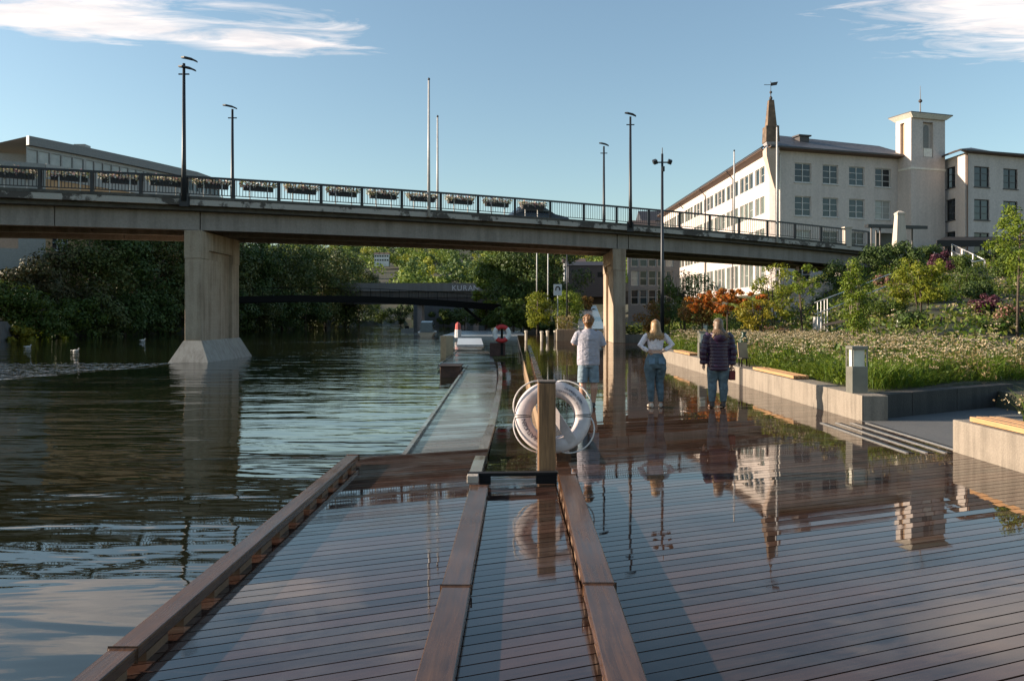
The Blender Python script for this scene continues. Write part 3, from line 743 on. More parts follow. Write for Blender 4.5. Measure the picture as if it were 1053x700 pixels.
for nm, col, rg in (('window_glass',(.018,.022,.026),.05),('window_glass_blue',(.03,.045,.055),.04),('curtained_glass',(.30,.29,.27),.12)):
    m, nt, b = mat_new(nm); f = tex(nt, pos(nt), .9, 3); nt.links.new(mixc(nt, f, tuple(c*.6 for c in col), tuple(c*1.5 for c in col)), b.inputs['Base Color']); b.inputs['Roughness'].default_value = rg; b.inputs['Specular IOR Level'].default_value = .45
    bump(nt, b, tex(nt, pos(nt), 1.2, 2), .25, .02); M_glass.append(m)
car(.76, 6.0, 'dark car crossing the road bridge behind the railing, near mid bridge')
M_frame = m_plain('window_frame_paint', (.55,.52,.50), .5)
rw = random.Random(11)
def window(root, A, d, n, s0, s1, za, zb, mull=1, trans=1, fr=.09, inset=.12, mat=M_frame, glass=None, sill=True):
    def Q(s,z,q): return A+d*s-n*q+Vector((0,0,z))
    g = MB()
    def b(sa,sb,z0,z1,q0=inset,q1=inset+.07): g.hexa([Q(sa,z0,q0),Q(sb,z0,q0),Q(sb,z0,q1),Q(sa,z0,q1)],[Q(sa,z1,q0),Q(sb,z1,q0),Q(sb,z1,q1),Q(sa,z1,q1)])
    b(s0,s0+fr,za,zb); b(s1-fr,s1,za,zb); b(s0+fr,s1-fr,za,za+fr); b(s0+fr,s1-fr,zb-fr,zb)
    for i in range(mull):
        s = s0+(s1-s0)*(i+1)/(mull+1); b(s-fr*.55,s+fr*.55,za+fr,zb-fr,inset-.01,inset+.06)
    for i in range(trans):
        z = za+(zb-za)*(i+1)/(trans+1); b(s0+fr,s1-fr,z-.03,z+.03,inset+.012,inset+.05)
    if sill: b(s0-.08,s1+.08,za-.1,za-.003,-.08,inset)
    w_ = part('window', g, mat, root)
    g = MB(); g.add([Q(s0+.02,za+.02,inset+.05),Q(s1-.02,za+.02,inset+.05),Q(s1-.02,zb-.02,inset+.05),Q(s0+.02,zb-.02,inset+.05)],[(0,1,2,3)])
    part('pane', g, glass or M_glass[rw.choices((0,1,2),(6,3,2))[0]], w_)
M_wall = m_concrete('white_render', (.60,.52,.48), (.36,.31,.28), .35, .35, .15)
M_roof = m_plain('slate_roof', (.10,.095,.10), .55, var=.4, scale=3, bmp=.5, bscale=14)
M_eave = m_plain('brown_eave_boards', (.15,.09,.065), .6)
M_gut = m_plain('dark_gutter', (.05,.04,.04), .5)
fa = Vector((.951,.309,0)); fn = Vector((.309,-.951,0)); CA = Vector((27.4,85,0))
hb = thing('white_building','large white rendered building with a square tower and long sunlit wing', 'building', (30,86,5))
EZ = 18.95
W = MB()
fw = [(2.41,4.46),(5.92,7.91),(9.32,11.35),(12.77,14.87)]
rows = [(15.72,17.75),(12.2,14.25),(8.7,10.7),(5.4,7.3)]
holes = [(a,c,za,zb) for a,c in fw for za,zb in rows]
A_, d_, n_ = wall(W, CA, CA+fa*16.6, 2.0, EZ, holes)
for i,h in enumerate(holes):
    window(hb, A_, d_, n_, *h, mull=1, trans=2, glass=M_glass[2] if i==13 else None)
# long wing, running away from the corner
LA, LB = Vector((26.2,143,0)), Vector((26.9,85.4,0))
Lw = (LB-LA).length; lh = []
lrows = [(15.9,17.65),(12.6,14.45),(9.2,11.0),(4.9,7.6)]
s = 1.2; k = 0
while s < Lw-2.3:
    lh.append((s,s+1.5)); k += 1; s += 1.72 if k % 3 else 2.3
holes = [(a,c,za,zb) for a,c in lh for za,zb in lrows]
A_, d_, n_ = wall(W, LA, LB, 0.5, EZ, holes)
M_wing = m_concrete('white_wing_render', (.80,.74,.66), (.5,.45,.4), .2, .35, .1)
holes.sort(key=lambda h: -h[0])
strip = MB(); pst = MB()
M_wfr = m_plain('pale_window_frame', (.40,.42,.40), .45); M_blind = m_plain('greenish_blind_glass', (.13,.15,.135), .10, var=.3, scale=.8)
for i,h in enumerate(holes):
    if i < 62: window(hb, A_, d_, n_, *h, mull=0, trans=0 if i%3 else 1, mat=M_wfr, fr=.07, glass=(M_blind if i%4 else M_glass[1]), sill=False)
    else:
        Q = lambda s,z,q: tuple(A_+d_*s-n_*q+Vector((0,0,z)))
        pst.add([Q(h[0],h[2],.15),Q(h[1],h[2],.15),Q(h[1],h[3],.15),Q(h[0],h[3],.15)],[(0,1,2,3)])
part('far_window', pst, M_blind, hb, kind='stuff')
# end wall pieces: corner return, right wing, tower
wall(W, LB, CA, 2.0, EZ, [])
wall(W, Vector((60,143,0)), LA, .5, EZ, [])
DB, DC = Vector((47.9,91.6,0)), Vector((48.0,86.5,0))
rh_ = [(DB-Vector((47.9,90.15,0))).length, (DB-Vector((47.9,88.4,0))).length]
holes = [(rh_[0],rh_[1],za-.1,zb+.15) for za,zb in rows[:3]]
A_, d_, n_ = wall(W, DB, DC, 2.0, EZ, holes)
for h in holes: window(hb, A_, d_, n_, *h, mull=0, trans=2, mat=M_gut, glass=M_glass[0])
fr_ = Vector((.944,.33,0)); holes = [(a,c,za-.3,zb-.15) for a,c in ((1.24,3.41),(5.4,7.5),(9.6,11.7),(13.8,15.9)) for za,zb in rows[:3]]
A_, d_, n_ = wall(W, DC, DC+fr_*18, 2.0, EZ, holes)
for h in holes: window(hb, A_, d_, n_, *h, mull=1, trans=2, mat=M_gut, glass=M_glass[rw.choice((0,0,1))])
TA_ = CA+fn*1.9+fa*15.83; TB_ = TA_+fa*4.65
wall(W, CA+fa*16.6, CA+fa*16.61+fn*.01, 2, EZ, [])
part('wall', W, M_wall, hb)
# tower: shaft, belfry with slots, roof
Tt = MB(); TZ = 23.35
slot = [(1.62,3.0,18.9,22.7)]
A_, d_, n_ = wall(Tt, TA_, TB_, 2.0, TZ, slot, .35)
g = MB(); Q = lambda s,z,q: tuple(A_+d_*s-n_*q+Vector((0,0,z)))
arc = [(1.95,20.0)]+[(2.31-.36*math.cos(math.pi*i/8), 22.05+.42*math.sin(math.pi*i/8)) for i in range(9)]+[(2.67,20.0)]
for q in (.30,): g.add([Q(s,z,q) for s,z in arc],[tuple(range(len(arc)))])
part('louvre', g, m_plain('grey_louvre',(.20,.19,.18),.6,bmp=.4), hb)
g = MB(); g.hexa([Q(1.75,18.95,.05),Q(2.9,18.95,.05),Q(2.9,18.95,.2),Q(1.75,18.95,.2)],[Q(1.75,19.85,.05),Q(2.9,19.85,.05),Q(2.9,19.85,.2),Q(1.75,19.85,.2)]); part('balcony_panel', g, M_wing, hb)
g = MB(); g.add([Q(1.62,18.9,.345),Q(3.0,18.9,.345),Q(3.0,22.7,.345),Q(1.62,22.7,.345)],[(0,1,2,3)]); part('slot_back', g, M_wall, hb)
lb_ = TA_-fn*2.2
A_, d_, n_ = wall(Tt, lb_, TA_, 2.0, TZ, [(.65,1.25,19.0,22.7)], .3)
g = MB(); Q = lambda s,z,q: tuple(A_+d_*s-n_*q+Vector((0,0,z)))
g.add([Q(.65,19,.29),Q(1.25,19,.29),Q(1.25,22.7,.29),Q(.65,22.7,.29)],[(0,1,2,3)]); part('slot_back', g, m_plain('ochre_slot',(.36,.24,.15),.7), hb)
wall(Tt, TB_, TB_-fn*2.2, 2.0, TZ, []); wall(Tt, TB_-fn*2.2, lb_, 15, TZ, [])
part('tower_wall', Tt, M_wall, hb)
g = MB(); e = .06
q = [TA_-fa*e+fn*e, TB_+fa*e+fn*e, TB_+fa*e-fn*1.85, TA_-fa*e-fn*1.85]
g.hexa([(p.x,p.y,17.5) for p in q],[(p.x,p.y,17.72) for p in q]); part('string_course', g, M_wing, hb)
e = .55; q = [TA_-fa*e+fn*e, TB_+fa*e+fn*e, TB_+fa*e-fn*(2.2+e), TA_-fa*e-fn*(2.2+e)]; cen = sum(q, Vector())/4
inn = [cen+(p-cen)*.80 for p in q]
g = MB(); g.hexa([(p.x,p.y,TZ-.32) for p in inn],[(p.x,p.y,TZ+.12) for p in q]); part('tower_eave', g, M_wing, hb)
g = MB(); g.hexa([(p.x,p.y,TZ+.123) for p in q],[(p.x,p.y,TZ+.22) for p in q]); g.add([(p.x,p.y,TZ+.22) for p in q]+[(cen.x,cen.y,TZ+.75)],[(0,1,4),(1,2,4),(2,3,4),(3,0,4)]); part('tower_roof', g, M_gut, hb)
g = MB(); g.tube([(cen.x,cen.y,TZ+.7),(cen.x,cen.y,TZ+2.0),(cen.x,cen.y,TZ+3.6)],[.07,.05,.02],6); g.lathe((cen.x,cen.y,TZ+1.7),[(.03,0),(.2,.14),(.2,.3),(.03,.45)],10); part('finial', g, M_gut, hb)
# main roofs with eaves
def roof(pts_e, pts_r, name):
    g = MB(); n = len(pts_e)
    g.add(list(pts_e)+list(pts_r), [(i,i+1,n+i+1,n+i) for i in range(n-1)]); part(name, g, M_roof, hb)
e0, e1 = CA-fa*1.2+fn*.9, CA+fa*16.9+fn*.9
def V3(p,z): return (p.x,p.y,z)
roof([V3(e0,EZ+.25),V3(e1,EZ+.25)],[V3(CA+fa*3-fn*4,21.5),V3(CA+fa*16.9-fn*4,21.2)],'roof')
e2, e3 = Vector((47.1,85.75,0)), DC+fr_*18+Vector((.3,-.85,0))
roof([V3(e2,EZ+.25),V3(e3,EZ+.25)],[V3(DC+Vector((4,6,0)),20.7),V3(DC+fr_*18+Vector((-1,7,0)),20.7)],'roof')
roof([V3(Vector((47.1,92,0)),EZ+.25),V3(e2,EZ+.25)],[V3(Vector((51,94,0)),20.7),V3(DC+Vector((4,6,0)),20.7)],'roof')
l0, l1 = Vector((25.4,143,0)), Vector((26.0,85.0,0))
roof([V3(l0,EZ+.35),V3(l1,EZ+.35)],[V3(Vector((30,143,0)),20.6),V3(CA+fa*3-fn*4,21.2)],'roof')
g = MB()
for a, c in ((e0,e1),(e2,e3),(l0,l1),(Vector((47.1,92,0)),e2)):
    g.bar((a.x,a.y,EZ+.16),(c.x,c.y,EZ+.16),.14,.16)
part('gutter', g, M_gut, hb)
g = MB()
g.hexa([V3(e0,EZ+.04),V3(e1,EZ+.04),V3(e1-fn*.9,EZ-.05),V3(e0-fn*.9,EZ-.05)],[V3(e0,EZ+.10),V3(e1,EZ+.10),V3(e1-fn*.9,EZ+.10),V3(e0-fn*.9,EZ+.10)])
g.hexa([(25.4,143,EZ),(26.25,143,EZ-.25),(26.95,85.2,EZ-.25),(26.0,85,EZ)],[(25.4,143,EZ+.1),(26.25,143,EZ+.1),(26.95,85.2,EZ+.1),(26.0,85,EZ+.1)])
g.hexa([V3(e2,EZ+.04),V3(e3,EZ+.04),V3(e3+Vector((-.2,.9,0)),EZ-.05),V3(DC,EZ-.05)],[V3(e2,EZ+.10),V3(e3,EZ+.10),V3(e3+Vector((-.2,.9,0)),EZ+.10),V3(DC,EZ+.10)])
part('eave', g, M_eave, hb)
g = MB(); p = CA+fa*5.2-fn*2.5; g.obox((p.x,p.y,20.4),(1.2,.9,1.5),.3); part('chimney', g, M_gut, hb)
g = MB(); g.obox((p.x,p.y,21.2),(1.6,1.2,.15),.3); part('chimney_cap', g, M_gut, hb)
g = MB(); p = DC+Vector((.15,-.12,0)); g.tube([(p.x,p.y,4),(p.x,p.y,EZ-.3),(p.x-.5,p.y-.6,EZ+.1)],.08,8); part('downpipe', g, M_eave, hb)
g = MB(); p = CA+Vector((-.1,-.15,0)); g.tube([(p.x+.5,p.y-.1,4),(p.x+.5,p.y-.1,EZ-.6),(p.x+.1,p.y-.6,EZ+.05)],.09,8); part('downpipe', g, m_plain('white_pipe',(.62,.56,.5),.5), hb)
for yy in (98,112,126):
    g = MB(); g.tube([(26.45,yy,2),(26.5,yy,EZ-.9),(25.7,yy,EZ+.05)],.07,6); part('downpipe', g, M_gut, hb)
# corner pier and the copper-brown spire
g = MB(); p = CA+Vector((-.55,-.25,0))
def sq(c, a, z, dx=0): return [(c.x-a+dx,c.y-a,z),(c.x+a+dx,c.y-a,z),(c.x+a+dx,c.y+a,z),(c.x-a+dx,c.y+a,z)]
g.loft([sq(p,.06,14.9,.45),sq(p,.35,16.4,.2),sq(p,.62,18.2),sq(p,.66,19.0)]); part('corner_pilaster', g, m_concrete('pilaster_plaster',(.52,.40,.33),(.35,.27,.22),.3,1,.4), hb)
M_sp = m_plain('weathered_copper_spire', (.145,.095,.062), .7, var=.55, scale=1.6, bmp=.4)
g = MB(); g.loft([sq(p,.55,19.3),sq(p,.62,19.5),sq(p,.62,19.62)]);
for sx in (-1,1):
    for sy in (-1,1): g.obox((p.x+sx*.5,p.y+sy*.5,19.15),(.12,.12,.5))
part('spire_lantern', g, m_plain('lantern_grey',(.34,.32,.33),.5), hb)
g = MB(); g.loft([sq(p,.70,19.62),sq(p,.66,20.9),sq(p,.66,21.25),sq(p,.48,21.3),sq(p,.26,24.0)]); part('spire', g, M_sp, hb)
g = MB(); g.lathe((p.x,p.y,24.0),[(.05,0),(.17,.15),(.17,.3),(.05,.45),(.04,.7),(.14,.78),(.14,.9),(.03,1.0),(.025,2.0)],10); part('finial', g, M_gut, hb)
g = MB(); z = 25.62; g.bar((p.x-.7,p.y,z),(p.x+.1,p.y,z),.04,.05); g.hexa([(p.x,p.y-.02,z-.12),(p.x+.62,p.y-.02,z-.02),(p.x+.62,p.y+.02,z-.02),(p.x,p.y+.02,z-.12)],[(p.x,p.y-.02,z+.22),(p.x+.74,p.y-.02,z+.32),(p.x+.74,p.y+.02,z+.32),(p.x,p.y+.02,z+.22)]); part('weathervane', g, M_gut, hb)
# awning terrace at the right wing
t = thing('awning','black canopy on pale pillars at the foot of the white building, right of the tower', 'awning', (48,82,6.9))
za = H+(HY-250)*80/F; a0, a1, a2 = at(963,250,80), at(985,243,84), at(1036,242,82)
g = MB(); g.hexa([(a0.x,80,za),(a2.x+3,80,za+.1),(a2.x+3,84.5,za+.8),(a1.x-1,84.5,za+.8)],[(a0.x,80,za+.25),(a2.x+3,80,za+.35),(a2.x+3,84.5,za+1.05),(a1.x-1,84.5,za+1.05)]); part('canopy', g, m_plain('black_awning_cloth',(.014,.014,.016),.6), t)
g = MB(); g.box(a0.x,a2.x+3,79.9,79.99,za-.35,za+.28); part('valance', g, m_plain('black_valance_cloth',(.016,.015,.016),.7), t)
for px in (972,990,1014,1038):
    p = at(px,250,80.4); g = MB(); g.box(p.x-.16,p.x+.16,80.2,80.55,5.5,za); part('pillar', g, M_wall if px == 990 else M_gut, t)
# shelter at the bridge end
t = thing('shelter','dark flat-roofed shelter on posts at the right-hand bridge end', 'shelter', (31,67,6.7))
p0, p1 = at(893,234,66.5), at(943,232,70); zr = p0.z
g = MB(); g.hexa([(p0.x,66.5,zr),(p1.x,68.2,zr+.05),(p1.x-.4,71,zr+.35),(p0.x+1.2,70,zr+.35)],[(p0.x,66.5,zr+.28),(p1.x,68.2,zr+.32),(p1.x-.4,71,zr+.62),(p0.x+1.2,70,zr+.62)]); part('roof', g, m_plain('black_shelter_roof',(.015,.015,.016),.5), t)
for px,d in ((896,66.7),(905,67),(920,67.5),(938,68.4),(901,69.6)):
    p = at(px,250,d); g = MB(); g.tube([(p.x,d,5.6),(p.x,d,zr+.1)],.07,6); part('post', g, M_gut, t)
g = MB(); pa, pb_ = at(900,250,69.9), at(917,250,70.4); g.bar((pa.x,69.9,7.9),(pb_.x,70.4,7.9),.05,1.8); part('back_panel', g, m_plain('dark_panel',(.03,.03,.03),.4), t)
o = part('pale_wall', MB().hexa([tuple(at(909,276,64)),tuple(at(921,276,64.5)),tuple(at(921,276,65)),tuple(at(909,276,64.6))],[tuple(at(909,254,64)),tuple(at(921,254,64.5)),tuple(at(921,254,65)),tuple(at(909,254,64.6))]), m_plain('pale_grey_panel',(.36,.36,.38),.6)); tag(o,'pale grey wall panel under the shelter at the bridge end','wall')
g = MB(); p = at(925,262,63); g.loft([sq(p,.52,5.6),sq(p,.44,p.z),sq(p,.40,p.z+.9),sq(p,.27,9.45),sq(p,.30,9.5),sq(p,.30,9.62),sq(p,.05,9.8)])
o = part('stone_obelisk', g, m_concrete('pale_stone',(.52,.45,.38),(.3,.26,.22),.4,2,.4)); tag(o,'pale tapered stone obelisk beside the shelter at the bridge end','obelisk')
p = bp(t_of(872),.16,0); g = MB(); z = zf_(t_of(872)); g.loft([sq(p,.24,z-.2),sq(p,.24,z+1.15),sq(p,.30,z+1.16),sq(p,.30,z+1.26)]); o = part('railing_pillar', g, m_concrete('pillar_stone',(.50,.44,.38),(.3,.26,.22),.3,2,.3)); tag(o,'short pale stone pillar set into the bridge railing near its right end','pillar')
# modern grey building on the left bank
ob = thing('office_building','grey modern building with window band and dark roof edge, far left above the bridge', 'building', (-50,105,4))
pp = []
for px, d in ((27,94.3),(88,101),(150,109.5),(200,118),(226,126)): k=(px-CX)/F; pp.append(Vector((k*d,d,0)))
M_met = m_plain('grey_metal_cladding', (.23,.225,.22), .45, .3, bmp=.1); M_och = m_concrete('ochre_render',(.46,.27,.14),(.3,.18,.1),.3,.4,.2)
RZ_ = 22.3
sn = []
for a,c in zip(pp[:-1],pp[1:]):
    d = (c-a).normalized(); sn.append(Vector((d.y,-d.x,0)))
vn = [sn[0]]+[(sn[i]+sn[i+1]).normalized() for i in range(3)]+[sn[3]]
for i,(a,c) in enumerate(zip(pp[:-1],pp[1:])):
    L = (c-a).length; n_w = int(L/1.25); hl = [(.1+k*(L-.2)/n_w, .1+(k+.88)*(L-.2)/n_w, 19.2,20.95) for k in range(n_w)]
    g = MB(); zr1 = RZ_ - .0*i
    A_, d_, n_ = wall(g, a, c, 17.0, zr1, hl, .15); part('upper_wall', g, M_met, ob)
    for h in hl: window(ob, A_, d_, n_, *h, mull=0, trans=0, fr=.06, inset=.08, mat=M_met, glass=M_glass[2] if i<2 else M_glass[1], sill=False)
    g = MB(); q0, q1 = a+vn[i]*.5, c+vn[i+1]*.5
    g.hexa([V3(q0,21.35),V3(q1,21.35),V3(c,21.35),V3(a,21.35)],[V3(q0,zr1+.1),V3(q1,zr1+.1),V3(c,zr1+.1),V3(a,zr1+.1)]); part('roof_edge', g, m_plain('dark_roof_edge',(.15,.15,.15),.5), ob)
    g = MB(); q0, q1 = a+vn[i]*3.5, c+vn[i+1]*3.5
    A_, d_, n_ = wall(g, q0, q1, 0, 17.2, [(.8,2.8,9.2,11.8)] if i==0 else []); part('lower_wall', g, M_och, ob)
    if i==0: window(ob, A_, d_, n_, .8,2.8,9.2,11.8, mull=2, trans=2, fr=.08)
    g = MB(); g.hexa([V3(q0+vn[i]*.1,17.2),V3(q1+vn[i+1]*.1,17.2),V3(c,17.2),V3(a,17.2)],[V3(q0+vn[i]*.1,18.9),V3(q1+vn[i+1]*.1,18.9),V3(c,18.9),V3(a,18.9)]); part('parapet', g, M_met, ob)
a = pp[0]; g = MB(); wall(g, a+Vector((-4,7,0)), a, 0, RZ_, []); wall(g, a+Vector((-26,2,0)), a+Vector((-4,7,0)), 0, RZ_-.6, []); part('end_wall', g, M_met, ob)
g = MB(); wall(g, pp[-1], pp[-1]+Vector((-10,14,0)), 0, RZ_, []); wall(g, pp[-1]+vn[4]*3.5, pp[-1], 0, 18.9, []); part('end_wall', g, M_met, ob)
n0 = Vector(((pp[1]-pp[0]).normalized().y, -(pp[1]-pp[0]).normalized().x, 0))
g = MB(); wall(g, pp[0]+n0*3.5+Vector((-22,-12,0)), pp[0]+n0*3.5, 0, 18.9, [(19.8,22.4,9.2,11.8),(15.5,18.2,9.2,11.8)]); part('lower_wall', g, M_met, ob)
g = MB(); 
for i in range(4): g.add([V3(pp[i],RZ_+.05),V3(pp[i+1],RZ_+.05),V3(pp[i+1]+Vector((-14,9,0)),RZ_+.05),V3(pp[i]+Vector((-14,9,0)),RZ_+.05)],[(0,1,2,3)])
part('roof', g, M_met, ob)
g = MB(); p = pp[1]+Vector((-1.2,1.5,0)); g.obox((p.x,p.y,RZ_+.4),(1.4,1.4,.7)); part('roof_vent', g, M_met, ob)
# ------------------------------------------------------------------ vegetation
rng = np.random.default_rng(21)
L_dark = m_leaf('dark_bank_leaves', [(.045,.072,.020),(.065,.098,.026),(.090,.125,.032)], .10, .55, .12)
L_dark2 = m_leaf('olive_bank_leaves', [(.065,.078,.022),(.085,.098,.026),(.115,.120,.034)], .10, .55, .12)
L_mid = m_leaf('mid_green_leaves', [(.055,.085,.018),(.085,.125,.025),(.125,.155,.032)], .34)
L_bright = m_leaf('yellow_green_leaves', [(.17,.21,.028),(.25,.27,.035),(.33,.30,.04)], .42)
L_lime = m_leaf('lime_leaves', [(.13,.19,.025),(.20,.26,.038),(.27,.30,.05)], .42)
L_red = m_leaf('sumac_leaves', [(.46,.08,.015),(.58,.17,.03),(.42,.13,.02),(.24,.18,.03)], .4)
L_rust = m_leaf('rust_brown_leaves', [(.24,.10,.04),(.34,.16,.05),(.18,.15,.04)], .36)
L_purple = m_leaf('plum_leaves', [(.10,.025,.055),(.16,.05,.09),(.06,.02,.03)], .25)
L_pink = m_leaf('pink_bloom_leaves', [(.40,.15,.18),(.50,.26,.25),(.10,.13,.03),(.07,.11,.03),(.30,.10,.10)], .3)
L_brown = m_leaf('brownish_bank_leaves', [(.06,.05,.025),(.09,.07,.03),(.06,.07,.02)], .12, .55, .15)
L_hill = m_leaf('hillside_leaves', [(.14,.20,.045),(.19,.25,.06),(.24,.29,.07)], .3, .6, .03)
L_gold = m_leaf('gold_leaves', [(.26,.21,.02),(.34,.26,.03),(.16,.17,.025)], .35)
M_bark = m_plain('bark', (.075,.055,.04), .9, var=.4, scale=9, bmp=.8, bscale=40)
M_barkp = m_plain('pale_bark', (.20,.16,.12), .85, var=.35, scale=9, bmp=.5, bscale=40)

def clumps(c, r, k, rng, shell=.55):
    out = []
    while len(out) < k:
        p = rng.uniform(-1,1,3); q = np.linalg.norm(p)
        if q > 1 or q < rng.uniform(0, shell): continue
        out.append(p*r + c)
    return np.array(out)
def crown_points(C, rad, n, rng, flat=.75):
    k = len(C); w_ = rad**1.6; idx = rng.choice(k, n, p=w_/w_.sum())
    d = rng.normal(size=(n,3)); d /= np.linalg.norm(d,axis=1)[:,None]
    rr = rad[idx]*rng.uniform(.25,1.0,n)**.55
    off = d*rr[:,None]; off[:,2] *= flat
    return C[idx]+off, d
def tree(name, label, cat, base, h, r, n, leaf, mat, group=None, cz=.58, trunk=.12, k=16, lean=(0,0), bark=None, stems=1, rc=.42, clear=.25, flat=.75, local=False, rz=None):
    base = Vector(base); o = Vector((0,0,0)) if local else base
    t = thing(name, label, cat, base, group)
    rz_ = rz if rz is not None else h*(1-clear)/2
    c = np.array([o.x+lean[0], o.y+lean[1], o.z+h-rz_])
    C = clumps(c, np.array([r,r,rz_])*.80, k, rng)
    rad = rng.uniform(.65,1.25,k)*rc*min(r, rz_)
    P, d = crown_points(C, rad, n, rng, flat)
    mk = P[:,2] > o.z+.03*h; P = P[mk]; d = d[mk]
    g = MB()
    for s in range(stems):
        ox, oy = (0,0) if stems == 1 else (random.uniform(-.25,.25)*r, random.uniform(-.25,.25)*r)
        top = Vector((o.x+lean[0]*.8+ox*1.6, o.y+lean[1]*.8+oy*1.6, o.z+h*.86))
        mid = Vector((o.x+ox+lean[0]*.25, o.y+oy+lean[1]*.25, o.z+h*.4))
        g.tube([(o.x+ox*.5,o.y+oy*.5,o.z-.15), mid, top],[trunk, trunk*.7, trunk*.18],7)
        for i in range(min(k, 9)):
            q = Vector(C[(i*stems+s)%k]); a = mid.lerp(top, max(0,min(.85,(q.z-mid.z)/(top.z-mid.z+1e-6)-.25)))
            g.tube([a, a.lerp(q,.55)+Vector((0,0,.05*h*random.uniform(-.3,.6))), q],[trunk*.34, trunk*.2, trunk*.07],5)
    part('trunk', g, bark or M_bark, t, smooth=True, world=not local)
    quads_object('crown', leaves(P, leaf, rng, .45, out=d), mat, t, not local)
    return t
def shrub(label, px, d, w_, h, mat, leaf=.10, n=900, name='shrub', z=None, k=12, group=None, flat=.8, up=.5):
    x = (px-CX)*d/F; z = tz(x,d)-.05 if z is None else z
    t = thing(name, label, 'shrub' if 'shrub' in name else 'plant', (x,d,z), group)
    c = np.array([x,d,z+h*.5]); C = clumps(c, np.array([w_/2,w_/2,h/2])*.75, k, rng, .4); rad = rng.uniform(.6,1.2,k)*.42*min(w_/2,h)
    P, dd = crown_points(C, rad, n, rng, flat); mk = P[:,2] > z; P = P[mk]
    quads_object('foliage', leaves(P, leaf, rng, up, out=dd[mk]), mat, t)
    g = MB()
    for i in range(5):
        q = Vector(C[i]); g.tube([(x+random.uniform(-.1,.1),d+random.uniform(-.1,.1),z-.1), Vector((x,d,z)).lerp(q,.6), q],[.03,.02,.008],5)
    part('stem', g, M_bark, t)
    return t

# left bank: every tree and bush of the dark bank its own object
lb = [ # px, d, height, radius, material, kind
 (-70,60,9,5.5,L_dark,0),(-15,74,6.4,4.2,L_mid,1),(28,80,7.0,3.8,L_brown,2),(62,84,9.0,4.0,L_brown,2),(92,88,13,4.8,L_dark,0),(118,92,13.5,4.6,L_dark,0),
 (140,97,13.0,4.5,L_dark,0),(163,101,15,5.2,L_dark,0),(185,108,15.5,5.2,L_dark,0),(208,112,15,5.2,L_dark,0),(232,116,15,5,L_dark,0),(250,122,15.5,5.4,L_dark,0),(268,127,16,5.4,L_dark,0),(286,132,16,5.6,L_dark,0),
 (302,138,16.5,5.6,L_dark,0),(318,143,16.5,5.6,L_dark,0),(332,149,17,5.8,L_dark,0),(346,155,17,5.6,L_dark,0),(358,162,17.5,5.4,L_dark,0),(369,170,17,4.2,L_dark,0),
 (46,76,5.5,3.6,L_mid,3),(78,81,5.2,3.4,L_mid,3),(104,85,5.5,3.6,L_dark,4),(128,90,6,3.6,L_dark,4),(152,95,6.5,3.8,L_dark,4),(176,100,6.5,3.8,L_dark,4),(226,108,6.5,3.9,L_dark,4),(248,113,7,4.0,L_dark,4),(272,120,7,4,L_dark,4),(296,128,7.5,4.2,L_dark,4),(318,137,7.5,4.2,L_dark,4),(338,146,8,4.3,L_dark,4),(355,156,8,4.3,L_dark,4),(60,73,2.2,2.0,L_gold,5)]
nm = ['tall dark leafy tree in the shaded row along the left bank','mid green rounded tree among the dark trees of the left bank','brownish bushy tree on the left bank below the grey building','green bush overhanging the water on the left bank','dark bush at the waterline under the left bank trees','small yellow-green bush at the waterline of the left bank']
for i_,(px,d,h,r,mt,kd) in enumerate(lb):
    if mt is L_dark and i_%3 == 1: mt = L_dark2
    x = (px-CX)*d/F; xl = -45+max(0,d-72)*.15
    z = tz(min(x,xl-.6), d); x = min(x, xl+.6)
    tree('bank_tree' if kd<3 else 'bank_bush', nm[kd], 'tree' if kd<3 else 'bush', (x,d,z-.3), h, r, 6500 if kd<3 else 3800, .34 if d<100 else .42, mt, 'trees and bushes of the left bank', k=26, trunk=.22, clear=.02, rc=.40, rz=None)
g = MB()
for (y0_,y1_,x) in ((60,74,-44.2),):
    g.hexa([(x-2.5,y0_,-1),(x,y0_,-1),(x,y1_,-1),(x-2.5,y1_,-1)],[(x-2.5,y0_,1.2),(x-.3,y0_,1.2),(x-.3,y1_-2,1.2),(x-2.5,y1_-2,1.2)])
o = part('quay_wall', g, m_concrete('old_quay_stone',(.13,.12,.11),(.04,.04,.035),.6,1,.5)); tag(o,'old dark stone quay wall with a sloping end at the left bank waterline','wall')
# right bank beyond the bridge
rb = [('big dark tree on the right bank beyond the bridge, with a sunlit yellow top',520,104,13.0,4.4,L_mid),('tall dark tree on the right bank beyond the bridge, left of the pale poles',541,101,12.6,4.8,L_dark),('tall dark tree on the right bank beyond the bridge, behind the square sign',570,104,12.5,5.0,L_dark),('slim sunlit tree at the right end of the footbridge',500,112,9.5,2.2,L_lime),
      ('bright yellow-green young tree near the waterfront posts beyond the bridge',553,80,4.4,1.9,L_bright),('bright yellow-green tree below the square sign beyond the bridge',585,82,4.8,2.1,L_lime),('green bushy tree on the right bank by the footbridge end',528,92,4.0,2.2,L_mid),('small rust-tinged tree in front of the dark house beyond the bridge',603,95,4.4,1.3,L_rust)]
for i,(lab,px,d,h,r,mt) in enumerate(rb):
    x = (px-CX)*d/F; tree('waterfront_tree', lab, 'tree', (x,d,max(.2,tz(x,d))-.2), h, r, 7500 if h>12 else 3200, .34 if d>88 else .2, mt, 'trees beyond the bridge', k=24, trunk=.16, clear=.08, rc=.36)
